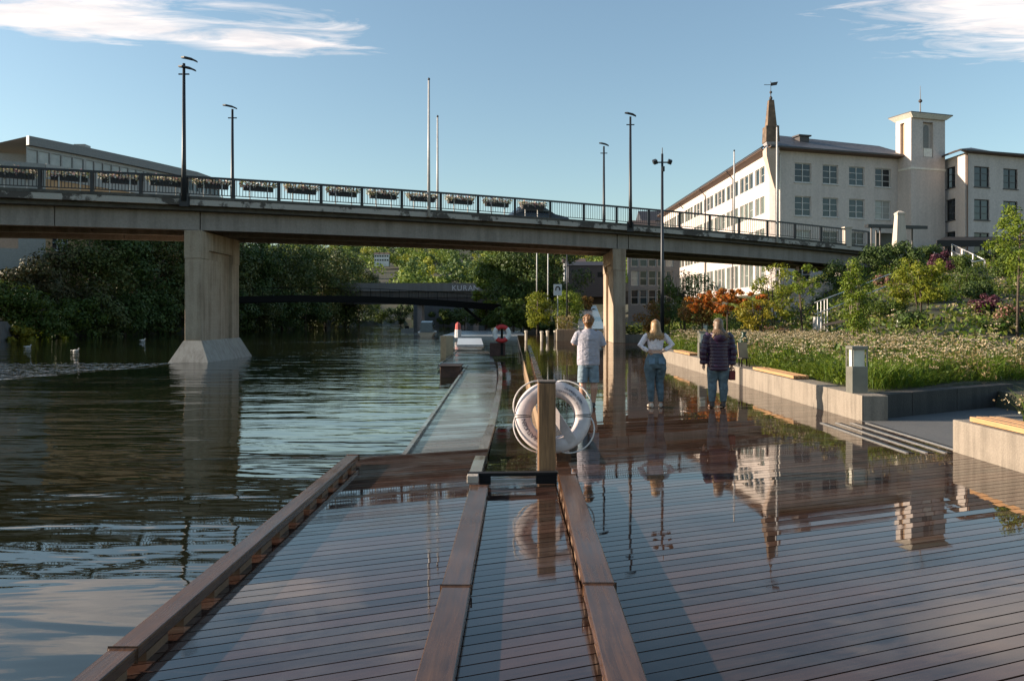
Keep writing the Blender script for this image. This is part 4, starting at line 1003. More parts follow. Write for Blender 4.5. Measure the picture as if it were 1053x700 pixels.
for i,(px,dd_,h,r,mt,lab) in enumerate(((372,176,6.5,4,L_dark,'dark bush at the far river bend, leftmost under the footbridge'),(392,182,5.5,4,L_mid,'mid green bush at the far river bend, second from the left under the footbridge'),(412,178,5,4,L_dark,'dark bush at the far river bend behind the open boat'),(434,176,5,4,L_dark,'dark bush at the far river bend behind the cabin boat'),(456,170,4.0,3.5,L_mid,'mid green bush at the far river bend behind the marker post'),(478,140,4.2,3.2,L_dark,'dark bush at the far river bend behind the gangway'),
      (499,118,4.0,3,L_dark,'dark bush under the right end of the footbridge'),(513,108,3.2,2.6,L_mid,'mid green bush behind the far life ring'),(536,96,2.6,2.4,L_mid,'low green bush behind the far pale posts'),(566,92,2.6,2.4,L_dark,'low dark bush under the square sign'))):
    x = (px-CX)*dd_/F; tree('far_bush', lab, 'bush', (x,dd_,-.3 if dd_>130 else max(0,tz(x,dd_))-.3), h, r, 2600, .34, mt, 'bushes beyond the bridge', k=20, trunk=.1, clear=.0, rc=.42)
# far wooded hill
HP = [[],[],[]]
for i in range(700):
    y = rng.uniform(236,700); x = rng.uniform(-.36*y-20, .30*y)
    if y < 432 and abs(x/y*F+CX-393) < 22 and y > 270: continue
    zb = tz(x,y); hh = rng.uniform(6,14); rr = rng.uniform(2.6,6)
    C = clumps(np.array([x,y,zb+hh*.55]), np.array([rr,rr,hh*.42]), 8, rng)
    P, d = crown_points(C, rng.uniform(.4,.65,8)*rr, 330, rng); HP[rng.choice(3,p=(.35,.45,.20))].append(np.concatenate([P,d],1))
L_hill2 = m_leaf('hillside_dark_leaves', [(.085,.13,.055),(.11,.16,.06),(.14,.19,.07)], .25, .6, .05)
L_hill3 = m_leaf('hillside_yellow_leaves', [(.27,.31,.06),(.34,.34,.07),(.40,.37,.08)], .3, .6, .05)
for k,(lab,mt) in enumerate((('dark green trees of the distant wooded hillside',L_hill2),('mid green trees of the distant sunlit wooded hillside',L_hill),('yellowish trees scattered over the distant wooded hillside',L_hill3))):
    A = np.concatenate(HP[k]); o = quads_object('hillside_wood', leaves(A[:,:3], .95, rng, .6, .8, out=A[:,3:]), mt); tag(o, lab, 'wood', None, 'stuff')
M_hw = m_plain('house_white', (.70,.68,.66), .6); M_hr = m_plain('house_roof', (.10,.07,.06), .7); M_hdk = m_plain('dark_house_boards', (.035,.033,.04), .6)
def house(label, c, w_, dpt, h, mw, mr, pitch=.4, rz=0, wins=2, storeys=1):
    t = thing('house', label, 'house', c, None); x,y,z = c
    g = MB(); g.box(x-w_/2,x+w_/2,y-dpt/2,y+dpt/2,z-2,z+h); part('wall', g, mw, t)
    g = MB(); e = .3; q = [(x-w_/2-e,y-dpt/2-e),(x+w_/2+e,y-dpt/2-e),(x+w_/2+e,y+dpt/2+e),(x-w_/2-e,y+dpt/2+e)]; zr = z+h+.02
    g.add([(a,b,zr) for a,b in q]+[(x-w_/2-e,y,zr+pitch*dpt/2),(x+w_/2+e,y,zr+pitch*dpt/2)],[(3,2,1,0),(0,1,5,4),(2,3,4,5),(1,2,5),(3,0,4)]); part('roof', g, mr, t)
    for s in range(storeys):
        for i in range(wins):
            cx = x-w_/2+w_*(i+.5)/wins; zc = z+h*(s+.55)/storeys; ww = min(.6, w_*.36/wins)
            g = MB(); g.box(cx-ww,cx+ww,y-dpt/2-.06,y-dpt/2-.003,zc-.45,zc+.45); part('window', g, M_glass[0], t)
    return t
for i,(px,lab) in enumerate(((388.0,'leftmost of three small white houses on the distant hillside'),(393,'middle one of three small white houses on the distant hillside'),(398,'rightmost of three small white houses on the distant hillside'))):
    p = at(px,268,430); house(lab, (p.x,430,p.z-1), 2.5, 4, 4.2, M_hw, M_hr, .5, wins=2, storeys=2)
p = at(590,283,165); house('pale grey house with a dark roof beyond the footbridge, upper', (p.x,165,p.z-1.5), 4.0, 5, 4.0, m_plain('pale_house_boards',(.30,.31,.33),.6), M_hr, .35, wins=2)
p = at(603,292,150); house('dark boarded house with small white windows beyond the footbridge', (p.x,150,p.z-.4), 7.0, 6, 3.6, M_hdk, M_hdk, .3, wins=3)
p = at(672,232,165); house('pinkish house with a dark roof, far behind the bridge railing left of the long wing', (p.x,165,p.z-6), 5.6, 8, 6.5, m_plain('pink_house_render',(.36,.25,.22),.7), M_hdk, .6, wins=3, storeys=2)
p = at(660,238,150); house('dark roofed house far behind the bridge railing above the right-hand pier', (p.x,150,p.z-6), 4.4, 7, 5.2, M_hdk, M_hr, .8, wins=2, storeys=2)
# steel and glass block behind pier
t = thing('glass_block','grey steel and glass building seen under the bridge, right of the right-hand pier', 'building', (17.5,112,2))
xa, xb = at(646,290,112).x, at(699,290,112).x; g = MB(); zt = H+(HY-236)*112/F
A_, d_, n_ = wall(g, (xa,112), (xb,112), 1.0, zt, [(.4+i*1.2,1.4+i*1.2,3.2+k*2.6,5.2+k*2.6) for i in range(int((xb-xa-.6)/1.2)) for k in range(3)]); part('wall', g, m_plain('grey_block_panel',(.13,.13,.135),.5), t)
for i in range(int((xb-xa-.6)/1.2)):
    for k in range(3): window(t, A_, d_, n_, .4+i*1.2,1.4+i*1.2,3.2+k*2.6,5.2+k*2.6, mull=0, trans=1, fr=.06, mat=M_frame, sill=False)
g = MB(); g.box(xa-.3,xb+.3,111.6,124,zt+.003,zt+.3); part('roof', g, M_gut, t)

# footbridge and the concrete bridge beyond
t = thing('footbridge','thin dark footbridge low over the river beyond the road bridge', 'bridge', (-15,106,3))
fpts = [at(px,y,d) for px,y,d in ((196,308.5,106),(240,305,106),(300,303.5,106),(381,304.5,107),(450,308,108),(510,312.5,109),(560,318,110))]
g = MB()
for a, c in zip(fpts[:-1],fpts[1:]): g.hexa([(a.x,a.y,a.z-.85),(c.x,c.y,c.z-.85),(c.x,c.y+3,c.z-.85),(a.x,a.y+3,a.z-.85)],[(a.x,a.y,a.z),(c.x,c.y,c.z),(c.x,c.y+3,c.z),(a.x,a.y+3,a.z)])
M_fb = m_plain('dark_footbridge_steel',(.012,.011,.010),.8,spec=.1)
part('deck', g, M_fb, t); g = MB(); g2 = MB()
for a, c in zip(fpts[:-1],fpts[1:]):
    u = Vector((0,0,1.0)); g.bar(a+u, c+u, .07,.07); n = max(2,int((c-a).length/1.2))
    for i in range(n): p = a.lerp(c,i/n); g2.bar(p, p+u, .05,.05)
part('handrail', g, M_fb, t); part('baluster', g2, M_fb, t, kind='stuff')
g = MB(); a = at(478,312,109); g.bar((a.x,109.5,a.z-.6),(a.x+2.6,109.5,a.z-2.8),.35,.35); part('strut', g, M_fb, t)
g = MB(); g.box(1.5,3.5,109,113,-.5,2.4); part('abutment', g, m_concrete('dark_abutment',(.12,.11,.10)), t)
t = thing('concrete_bridge','low grey concrete bridge with painted letters on its parapet, beyond the footbridge', 'bridge', (0,150,4))
zt = H+(HY-291)*150/F; g = MB(); g.box(-60,26,150,150.35,zt-1.5,zt); part('parapet', g, m_concrete('parapet_concrete',(.19,.18,.17),(.12,.11,.10),.5,.5,.3), t)
g = MB(); g.box(-60,26,150.36,158,zt-2.6,zt-1.0); part('deck', g, M_soff, t)
g = MB(); g.box(-60,26,150.5,151.1,zt-3.9,zt-2.603); part('girder', g, m_plain('rust_dark_girder',(.05,.042,.04),.8), t)
for px in (432,478,489,560):
    p = at(px,320,152); g = MB(); g.box(p.x-.4,p.x+.4,151.2,156,-1,zt-2.61); part('column', g, M_gird, t)
items = [(ch, Vector((at(467+5.6*i,296,149.99).x,149.99,zt-.95)), Vector((1,0,0)), Vector((0,0,1)), 1.35) for i,ch in enumerate('KURAN')]
lettering('lettering', items, t, m_plain('faded_white_paint',(.62,.60,.62),.7))
g = MB(); p, q = at(425,318,172), at(505,300,172); g.box(p.x,q.x,172,172.4,-.6,q.z); o = part('retaining_wall', g, m_concrete('pale_concrete_wall',(.13,.125,.12),(.2,.2,.2),.4,.3,.2)); tag(o,'pale concrete wall seen under the low bridges at the far river bend','wall')
for i,(px,lab) in enumerate(((410,'grey boulder bank at the far waterline under the footbridge'),(425,'pale stone heap at the far waterline under the footbridge'))):
    pass
# far posts and lamps on the waterfront
def lamp_pole(label, px, ybase, d, ytop, r=.07, arm=0):
    p = at(px,ybase,d); zt = H+(HY-ytop)*d/F; t = thing('lamp_pole', label, 'lamp post', p, 'lamp posts beyond the bridge')
    g = MB(); g.tube([p-Vector((0,0,.3)),(p.x,d,zt)],[r,r*.6],8); part('pole', g, M_leg if r<.08 else M_pole, t, smooth=True)
    g = MB(); g.obox((p.x+arm*.4,d,zt+.05),(.7 if arm else .4,.25,.1)); part('lamp_head', g, M_pole, t)
lamp_pole('left one of two thin pale poles before the dark trees beyond the bridge',552,302,92,246); lamp_pole('right one of two thin pale poles before the dark trees beyond the bridge',563.5,312,86,244)
lamp_pole('dark-footed pale lamp post right of the square sign beyond the bridge',583,327,78,249,.085,1)
t = thing('road_sign','square white sign with a dark horseshoe mark beyond the bridge', 'sign', at(573,312,80)); p = at(573.5,298,80)
g = MB(); g.box(p.x-.40,p.x+.40,79.96,80.0,p.z-.55,p.z+.55); part('sign_board', g, m_plain('sign_white',(.62,.62,.62),.5), t)
g = MB(); pts = [(p.x+.2*math.cos(a)*1.0, 79.945, p.z+.06+.26*math.sin(a)) for a in np.linspace(-.5,math.pi+.5,14)]; g.tube(pts,.055,6); part('sign_mark', g, M_black, t)
g = MB(); g.tube([(p.x,80.03,tz(p.x,80)-.2),(p.x,80.03,p.z+.4)],.04,6); part('pole', g, M_leg, t)
for px,y,lab in ((541,346,'pale post at the water end of the far promenade, leftmost of four'),(557,347,'second pale post from the left at the far promenade end'),(563,346,'third pale post from the left at the far promenade end'),(571,346,'rightmost of four pale posts at the far promenade end')):
    p = gp(px,y+4,0); g = MB(); g.lathe((p.x,p.y,0),[(.09,-.05),(.09,.55),(.12,.56),(.12,.68),(.02,.7)],8); o = part('promenade_post', g, m_plain('pale_post_stone',(.50,.45,.38),.7)); tag(o, lab, 'post', 'pale posts at the promenade end')
t = thing('raised_planter','tall pale concrete planter with dry grasses on the far promenade, left of the man', 'planter', (3.6,56,0))
g = MB(); g.box(3.05,4.3,55.6,57,-.05,.78); part('box', g, M_conc, t, bevel=.02)
P = np.stack([rng.uniform(3.0,4.2,500),rng.uniform(55.7,56.9,500),rng.uniform(.8,1.7,500)],1); quads_object('dry_grass', leaves(P,.22,rng,0,.2), m_leaf('dry_grass_blades',[(.30,.22,.12),(.22,.17,.09),(.14,.14,.05)],.3), t)
t = thing('stair_rail','white tubular stair rail behind the far raised planter', 'handrail', (4.3,60,0))
g = MB()
for dz in (0,.35): g.tube([(3.3,60,1.55+dz-.2),(4.9,60,.65+dz),(6.0,60,.65+dz)],.035,6)
part('rail', g, M_leg, t); g = MB(); g2 = MB(); g.tube([(3.35,60,0),(3.35,60,1.7)],.03,6); part('post', g, M_leg, t); g2.tube([(4.9,60,0),(4.9,60,1.0)],.03,6); part('post', g2, M_leg, t)
g = MB(); g.add([tuple(at(594,338,70)),tuple(at(622,338,70)),tuple(at(613,314,102)),tuple(at(596,314,102))],[(0,1,2,3)]); struct('path', g, m_plain('wet_asphalt_path',(.16,.165,.18),.22))
t = thing('stone_trough','small pale trough of grasses at the foot of the right-hand bridge pier', 'planter', (8.2,53,0)); p = gp(649,355,0)
g = MB(); g.box(7.3,8.6,52.6,53.5,-.05,.5); part('box', g, M_conc, t, bevel=.02)
P = np.stack([rng.uniform(7.3,8.6,300),rng.uniform(52.6,53.5,300),rng.uniform(.5,1.0,300)],1); quads_object('grass', leaves(P,.2,rng,0,.3), L_mid, t)
# far water's edge: gangway, pontoon, piles, boats, second life ring
t = thing('gangway','white-topped gangway ramp between floating dock and pontoon', 'gangway', (-3,55,0)); a, b_ = gp(470,354,-.2), gp(497,354,-.2)
g = MB(); g.hexa([(a.x,a.y,-.38),(b_.x,b_.y,-.38),(b_.x-.4,a.y+7,-.2),(a.x-.4,a.y+7,-.2)],[(a.x,a.y,-.22),(b_.x,b_.y,-.22),(b_.x-.4,a.y+7,.02),(a.x-.4,a.y+7,.02)]); part('ramp', g, m_plain('white_gangway_deck',(.52,.53,.56),.3), t)
g = MB(); g.box(a.x-.1,b_.x+.1,a.y-6,a.y-.3,-.6,-.3); part('float', g, M_dock, t)
g = MB(); a, b_, c_ = gp(452,346,-.25), gp(540,346,-.25), gp(458,339,-.25); g.box(a.x,b_.x,a.y,a.y+26,-.6,-.22); struct('pontoon', g, m_plain('pale_pontoon_deck',(.30,.32,.34),.25))
def pile(label, px, ytop, ybase, w_, mat):
    p = gp(px,ybase,WATER); zt = H+(HY-ytop)*p.y/F; g = MB(); g.obox((p.x,p.y,(zt-1.5)/2),(2*w_,2*w_,zt+1.5),R(-48)); o = part('mooring_pile', g, mat, bevel=.03); tag(o,label,'pile','mooring piles')
pile('square sunlit timber mooring pile at the end of the floating dock',459.5,345,368,.25,m_plain('sunlit_timber_pile',(.46,.32,.19),.7,bmp=.5))
pile('thin dark mooring pile right beside the square sunlit one',464,345,368,.09,M_dark)
t = thing('fender_box','dark rusty box fender hung on the river side of the floating dock', 'fender', gp(463,385,-.4)); p = gp(463,386,-.45)
g = MB(); g.box(p.x-.36,p.x+.36,p.y-.2,p.y+1.2,-.55,-.12); part('box', g, m_plain('rust_brown_paint',(.075,.035,.022),.7,var=.4,bmp=.5), t, bevel=.03)
g = MB(); g.box(p.x-.41,p.x+.41,p.y-.25,p.y+1.25,-.118,-.08); part('lid', g, m_plain('dark_rusty_lid',(.05,.03,.022),.7), t)
t = thing('ring_stand','dark rusty box stand under the far red and white life ring', 'stand', (-.6,46,0)); p = gp(512,364,-.25)
g = MB(); g.box(p.x-.42,p.x+.38,p.y,p.y+.8,-.35,.32); part('box', g, m_plain('rusty_stand_paint',(.07,.03,.022),.7,var=.4,bmp=.5), t, bevel=.03)
pr = at(516,343,p.y-.1); g = MB(); g.box(pr.x-.06,pr.x+.06,p.y-.02,p.y+.1,-.3,pr.z+.5); part('post', g, M_dark, t)
t = thing('life_ring','far life ring in red and white quarters above a dark stand', 'life ring', pr)
for i in range(4):
    g = MB(); n = 9; vs = []
    for a in range(n):
        an = R(45+90*i + 90*a/(n-1)); 
        for j in range(10):
            bb = 2*math.pi*j/10; rr = .36+.115*math.cos(bb); g.v.append((pr.x+rr*math.cos(an), pr.y-.12+.09*math.sin(bb), pr.z+rr*math.sin(an)))
    for a in range(n-1):
        for j in range(10): g.f.append((a*10+j,a*10+(j+1)%10,(a+1)*10+(j+1)%10,(a+1)*10+j))
    part('quarter', g, m_plain('ring_red',(.55,.03,.03),.5) if i%2==0 else m_plain('ring_white_far',(.72,.70,.68),.5), t, smooth=True)
t = thing('marker_post','short red-topped white marker post on the pontoon', 'post', gp(471,348,-.2)); p = gp(471,347,-.22)
g = MB(); g.lathe((p.x,p.y,-.22),[(.3,0),(.28,.7)],8); part('base', g, m_plain('marker_white',(.6,.58,.58),.5), t); g = MB(); g.lathe((p.x,p.y,.485),[(.26,0),(.22,.5),(.05,.65)],8); part('top', g, m_plain('marker_red',(.50,.10,.09),.5), t)
def boat(label, px, ywl, ln, w_, cabin):
    def part(name, g, mat, par, **k):
        g.v = [(p.x-(b-p.y)*1.0, p.y+(a-p.x), c) for a,b,c in g.v] if cabin else g.v
        return part_(name, g, mat, par, **k)
    p = gp(px,ywl,WATER); t = thing('boat', label, 'boat', p, 'boats at the far pontoon'); x,y = p.x,p.y
    g = MB(); secs = []
    for u in np.linspace(0,1,7):
        bw = w_*(.85 if u<.1 else 1)*(1-max(0,u-.55)**2*4.6); hz = (.75+.35*u)*(.6 if cabin else .5)
        X = x-ln/2+ln*u; bw = max(bw,.03); secs.append([(X,y-bw*.55,WATER-.2),(X,y-bw,WATER+hz),(X,y+bw,WATER+hz),(X,y+bw*.55,WATER-.2)])
    g.loft(secs); part('hull', g, m_plain('tan_hull' if cabin else 'white_hull',(.42,.33,.24) if cabin else (.36,.35,.34),.4), t)
    if cabin:
        z = WATER+.5; g = MB(); g.loft([[(x+xx,y-w_*.7,z),(x+xx,y-w_*.6,z+hh),(x+xx,y+w_*.6,z+hh),(x+xx,y+w_*.7,z)] for xx,hh in ((-ln*.42,1.0),(-ln*.1,1.15),(ln*.12,1.0),(ln*.34,.15))]); part('cabin', g, m_plain('blue_grey_cabin',(.10,.13,.15),.3), t)
        for q in (-.3,-.08,.1):
            g = MB(); g.box(x+ln*q-.02,x+ln*(q+.14),y-w_*.70,y-w_*.66,z+.32,z+.82); part('window', g, M_glass[1], t)
    else:
        g = MB(); g.box(x-.3,x+.2,y-.3,y+.3,WATER+.4,WATER+.8); part('console', g, M_dark, t)
part_ = part
boat('small cabin boat with a tan hull and blue-grey cabin, moored by the pontoon',440,346,3.6,.95,True)
boat('low white open boat left of the tan cabin boat, far under the bridges',419,341,1.7,.5,False)
def bird(label, px, y):
    p = gp(px,y,WATER); t = thing('gull', label, 'gull', p, 'gulls on the water')
    k = p.y/60
    g = MB(); g.ell((p.x,p.y,WATER+.05),(.20,.10,.09),10,7); g.ell((p.x-.22,p.y,WATER+.08),(.12,.04,.03),8,5); g.tube([(p.x+.13,p.y,WATER+.08),(p.x+.17,p.y,WATER+.17)],[.05,.035],8); g.ell((p.x+.19,p.y,WATER+.19),(.055,.042,.042),8,6)
    part('body', g, m_plain('gull_white',(.48,.47,.46),.7), t, smooth=True)
    g = MB(); g.tube([(p.x+.235,p.y,WATER+.188),(p.x+.29,p.y,WATER+.178)],[.016,.004],6); part('beak', g, m_plain('beak_orange',(.5,.25,.05),.5), t)
bird('white gull on the dark water, leftmost and largest of three',29,357.5); bird('white gull on the dark water, middle of three',78,361.5); bird('white gull on the dark water, nearest the river pier',147,350.5)

# ------------------------------------------------------------------ planted slope on the right
def bedfun(n, ymax=34, xmax=12.2):
    out = []
    while len(out) < n:
        y = 13.6 + (ymax-13.6)*random.random()**1.25; x = random.uniform(6.28, xmax)
        if y < 14.1+.6*(x-5.8): continue
        if x > CX and False: continue
        if (x*F/y+CX) > 1110: continue
        out.append((x,y))
    return out
def blades(pts, h0, h1, w_, per, lean):
    V = []
    P = np.repeat(np.array(pts), per, 0); n = len(P)
    P = P + rng.normal(0,.07,(n,2)); z = np.array([tz(a,b) for a,b in pts]).repeat(per)-.02
    h = rng.uniform(h0,h1,n); ang = rng.uniform(0,2*np.pi,n); ln = rng.normal(0,lean,(n,2))
    b0 = np.stack([P[:,0],P[:,1],z],1); dx = np.stack([np.cos(ang),np.sin(ang),np.zeros(n)],1)*w_
    mid = b0+np.stack([ln[:,0]*.35,ln[:,1]*.35,h*.62],1); tip = b0+np.stack([ln[:,0],ln[:,1],h*.95],1)
    return np.stack([b0-dx*.6, mid+dx*-.5+dx*.0, tip, mid+dx*.5], 1)
L_grass = m_leaf('bed_grass', [(.10,.17,.022),(.17,.25,.032),(.23,.26,.045),(.12,.19,.028)], .45, .5, .9)
pts = bedfun(3300)
o = quads_object('bed_grass', np.concatenate([blades([q for q in pts if mnoise.noise(Vector((q[0]*.9,q[1]*.7,8)))<.05], .14, .36, .015, 14, .20), blades([q for q in pts if mnoise.noise(Vector((q[0]*.9,q[1]*.7,8)))>=.05], .28, .62, .015, 16, .26)]), L_grass); tag(o,'green grassy perennials filling the long planter bed','grass',None,'stuff')
P = np.array([(x+random.gauss(0,.1),y+random.gauss(0,.1)) for x,y in bedfun(3000)]); P3 = np.array([(a,b,tz(a,b)+random.uniform(.08,.40)) for a,b in P.repeat(4,0)+rng.normal(0,.08,(len(P)*4,2))])
o = quads_object('bed_foliage', leaves(P3, .085, rng, .5, .5), m_leaf('bed_leaf_greens',[(.05,.09,.015),(.10,.14,.02),(.13,.13,.03)],.35,.5,.8)); tag(o,'leafy green ground cover between the flowers of the long planter','ground cover',None,'stuff')
SC = []
while len(SC) < 6800:
    y = random.uniform(18,84); x = random.uniform(6.6,48)
    if (x*F/y+CX) > 1120 or y < 14.2+.6*(x-5.8) or tz(x,y) < .2: continue
    if mnoise.noise(Vector((x*.16,y*.16,1))) < -.42: continue
    u_ = (y-48)/14
    if -.1 < u_ < 1.1 and 13.2+9.6*u_ < x < 17.6+8*u_: continue
    SC.append((x,y))
SCa = np.array(SC); zz = np.array([tz(a,b) for a,b in SC]); per = 9
hh = np.array([.24+.50*max(0,mnoise.noise(Vector((a*.3,b*.3,5)))+.35) for a,b in SC])
P3 = np.stack([SCa[:,0].repeat(per)+rng.normal(0,.35,len(SC)*per), SCa[:,1].repeat(per)+rng.normal(0,.35,len(SC)*per), zz.repeat(per)+rng.uniform(0,1,len(SC)*per)*hh.repeat(per)],1)
o = quads_object('slope_cover', leaves(P3, .20, rng, .5, .45), m_leaf('slope_cover_greens',[(.08,.14,.025),(.14,.20,.035),(.20,.22,.05),(.17,.14,.06)],.4,.5,.5)); tag(o,'low leafy ground cover over the planted slope','ground cover',None,'stuff')
wf = [q for q in SC if q[1] < 48 and mnoise.noise(Vector((q[0]*.4,q[1]*.4,9))) > .12]
def umbels(pts, hz0, hz1, r0, r1, per):
    Q = []; St = []
    for x,y in pts:
        z = tz(x,y); h = random.uniform(hz0,hz1); r = random.uniform(r0,r1); tx, ty = random.gauss(0,.06), random.gauss(0,.06)
        for i in range(per):
            a = random.uniform(0,6.283); q = r*math.sqrt(random.random()); Q.append((x+tx+q*math.cos(a), y+ty+q*math.sin(a), z+h-q*q*2.2+random.uniform(-.008,.008)))
        St.append([(x-.004,y,z),(x+tx-.004,y+ty,z+h-.02),(x+tx+.004,y+ty,z+h-.02),(x+.004,y,z)])
    return np.array(Q), np.array(St)
fl = [(x,y) for x,y in bedfun(6000) if (1.5*mnoise.noise(Vector((x*.8,y*.55,3)))+ (x-7.6)*.08 + (.40 if y>20 else -.02)) > random.uniform(-.1,.65)]
Q, St = umbels(fl, .34, .78, .03, .085, 10)
L_umb = m_leaf('umbel_flowers', [(.50,.34,.24),(.60,.47,.37),(.42,.28,.18),(.64,.56,.47),(.30,.20,.12)], .2, .7, .9)
o = quads_object('umbel_flowers', leaves(Q, .034, rng, .9, .9), L_umb); tag(o,'pinkish white flat flower heads covering the long planter bed','flowers',None,'stuff')
Q2, S2 = umbels(wf, .3, .7, .06, .16, 9); o = quads_object('slope_flowers', leaves(Q2,.06,rng,.9,.9), L_umb); tag(o,'small whitish flowers scattered over the planted slope','flowers',None,'stuff')
o = quads_object('flower_stems', St, L_grass); tag(o,'thin green flower stems in the long planter bed','flower stems',None,'stuff')
for k,(lab,mt,nn) in enumerate((('yellow-green mounds of leaves among the flowers of the long planter',L_lime,26),('olive brown seed heads in mounds among the flowers of the long planter',m_leaf('seed_head_leaves',[(.26,.18,.09),(.34,.24,.13),(.18,.15,.06)],.3,.6,.9),22),('mid green mounds of leaves along the long planter edge',L_mid,30))):
    A = []
    for x,y in bedfun(nn):
        if k != 1 and random.random() < .5: x = 6.35+random.random()*.5
        if y < 14.1+.6*(x-5.8): continue
        z = tz(x,y); n_ = 170; rr = random.uniform(.22,.5); hh = random.uniform(.35,.8) if k != 1 else random.uniform(.6,.95)
        a = rng.uniform(0,6.283,n_); q = np.sqrt(rng.uniform(0,1,n_)); A.append(np.stack([x+rr*q*np.cos(a), y+rr*q*np.sin(a), z+hh*(1-q*q*.7)*rng.uniform(.5,1.05,n_)],1))
    o = quads_object('bed_mounds', leaves(np.concatenate(A), .075, rng, .5, .45), mt); tag(o, lab, 'perennials', None, 'stuff')
# tufts in the near planter
t = thing('grass_tuft','green grass tuft with pale pink blooms behind the near timber seat', 'plant', (6.6,9.9,.36))
pt = [(random.uniform(6.25,8.3),random.uniform(8.6,10.0)) for _ in range(170)]
V = blades(pt,.28,.58,.012,20,.22); V[:,:,2] += .36-(-.1); quads_object('blades', V, L_grass, t)
Q = np.array([(random.gauss(6.32,.16),random.gauss(9.85,.14),.36+random.uniform(.2,.42)) for _ in range(160)]); quads_object('blooms', leaves(Q,.030,rng,.8,.8), L_umb, t)

# trees standing in the bed and on the slope
def T(label, px, d, ytop, r, n, leaf, mat, **k):
    x = (px-CX)*d/F; z = tz(x,d); h = H+(HY-ytop)*d/F - z
    return tree('young_tree', label, 'tree', (x,d,z), h, r, n, leaf, mat, 'young trees of the planted slope', **k)
T('slender columnar tree with upright stems before the bridge abutment',879,27,253,.50,3300,.085,L_lime,trunk=.020,stems=5,clear=.0,rc=.42,k=60,bark=M_barkp)
T('yellow-green young tree in front of the stone obelisk, leaning to the left',948,33,258,1.45,4600,.11,L_bright,trunk=.04,stems=4,clear=.0,rc=.20,k=60,lean=(-.1,0))
T('tall leafy tree with a dark trunk at the right edge of the photo',1046,26,196,1.25,3400,.10,L_lime,trunk=.05,clear=.28,rc=.18,k=60,lean=(.15,0))
T('loose yellow-green young tree right of the red-leaved tree',800,40,263,1.5,2600,.12,L_bright,trunk=.04,stems=3,clear=.1,rc=.20,k=44)
T('small yellowing tree right behind the woman in the purple jacket',781,33,302,1.15,2800,.10,L_gold,trunk=.035,stems=3,clear=.12,rc=.22,k=44)
T('flat-topped red and orange tree in front of the long wing',748,36,293,2.5,5200,.12,L_red,trunk=.05,clear=.45,rc=.24,k=80,flat=.55)
T('loose green tree left of the red-leaved tree, behind the tall mast',705,46,274,2.1,4200,.13,L_mid,trunk=.05,stems=3,clear=.1,rc=.22,k=48)
T('rust-brown small tree beside the right-hand bridge pier',672,49,299,1.15,2600,.13,L_rust,trunk=.05,clear=.08,rc=.4,k=18)
T('rust-tinged leafy tree above the woman in white',722,40,296,1.4,3000,.12,L_rust,trunk=.05,clear=.2,rc=.36,k=20)
T('dark green small tree behind the rust-brown one, by the tall mast',688,54,288,1.3,1800,.14,L_dark,trunk=.05,clear=.05,rc=.45,k=18)
T('tall loose sapling reaching up to the bridge girder',828,36,262,.7,700,.12,L_lime,trunk=.035,stems=2,clear=.3,rc=.3,k=16)
for a in (('dark green shrub under the bridge end',865,52,3.2,2.2,L_dark),('dark shrub below the shelter at the bridge end',905,56,3.4,2.6,L_dark),('dark evergreen shrub beneath the stone obelisk',932,55,3.0,2.4,L_dark),
          ('plum-leaved shrub left of the upper stair rail',968,50,1.9,1.8,L_purple),('bright grassy green mound in the middle of the slope',955,36,2.6,1.1,L_lime),('second bright green mound, right of the first one on the slope',990,38,2.8,1.4,L_mid),('dark green round shrub right of the grassy mounds',1006,34,1.5,1.2,L_dark),
          ('plum-purple flowering shrub beside the right-edge tree trunk',1015,31,1.2,1.15,L_purple),('pink flowering shrub right of the plum-purple one',1040,28,1.3,.95,L_pink),('dark clipped cone shrub at the corner of the upper stair rail',1018,52,1.3,2.6,L_dark),('green shrub between the two upper stair rails',985,54,2.2,1.4,L_mid),
          ('green shrub at the far right behind the right-edge tree',1046,44,3.4,2.6,L_mid),('low green shrub behind the second bollard light',915,34,1.9,.85,L_mid),('low leafy shrub with white flecks at the right of the slope',1035,27,1.9,.65,L_mid),
          ('dull pinkish heather shrub beside the lower stair rail',916,46,2.2,.8,L_pink),('orange-tinted low shrub left of the purple jacket woman',706,36,1.6,1.0,L_rust),('green low shrub behind the woman in white',690,40,1.8,1.0,L_mid),('low green shrub beyond the small yellowing tree',748,38,2.0,1.0,L_mid),
          ('pale dry-flowered shrub right of the small yellowing tree',800,34,1.7,.95,L_pink),('dark green shrub left of the awning pillars',960,64,2.6,1.8,L_dark),('dark shrub at the top right corner of the slope',1046,60,3.4,1.5,L_dark),('green shrub half hidden behind the columnar tree',890,36,1.8,1.0,L_mid),('dark low shrub at the foot of the leaning yellow-green tree',938,30,1.5,.7,L_dark)):
    shrub(a[0],a[1],a[2],a[3],a[4],a[5],leaf=.095 if a[2]<40 else .15,n=2000 if a[3]<2.5 else 3200)
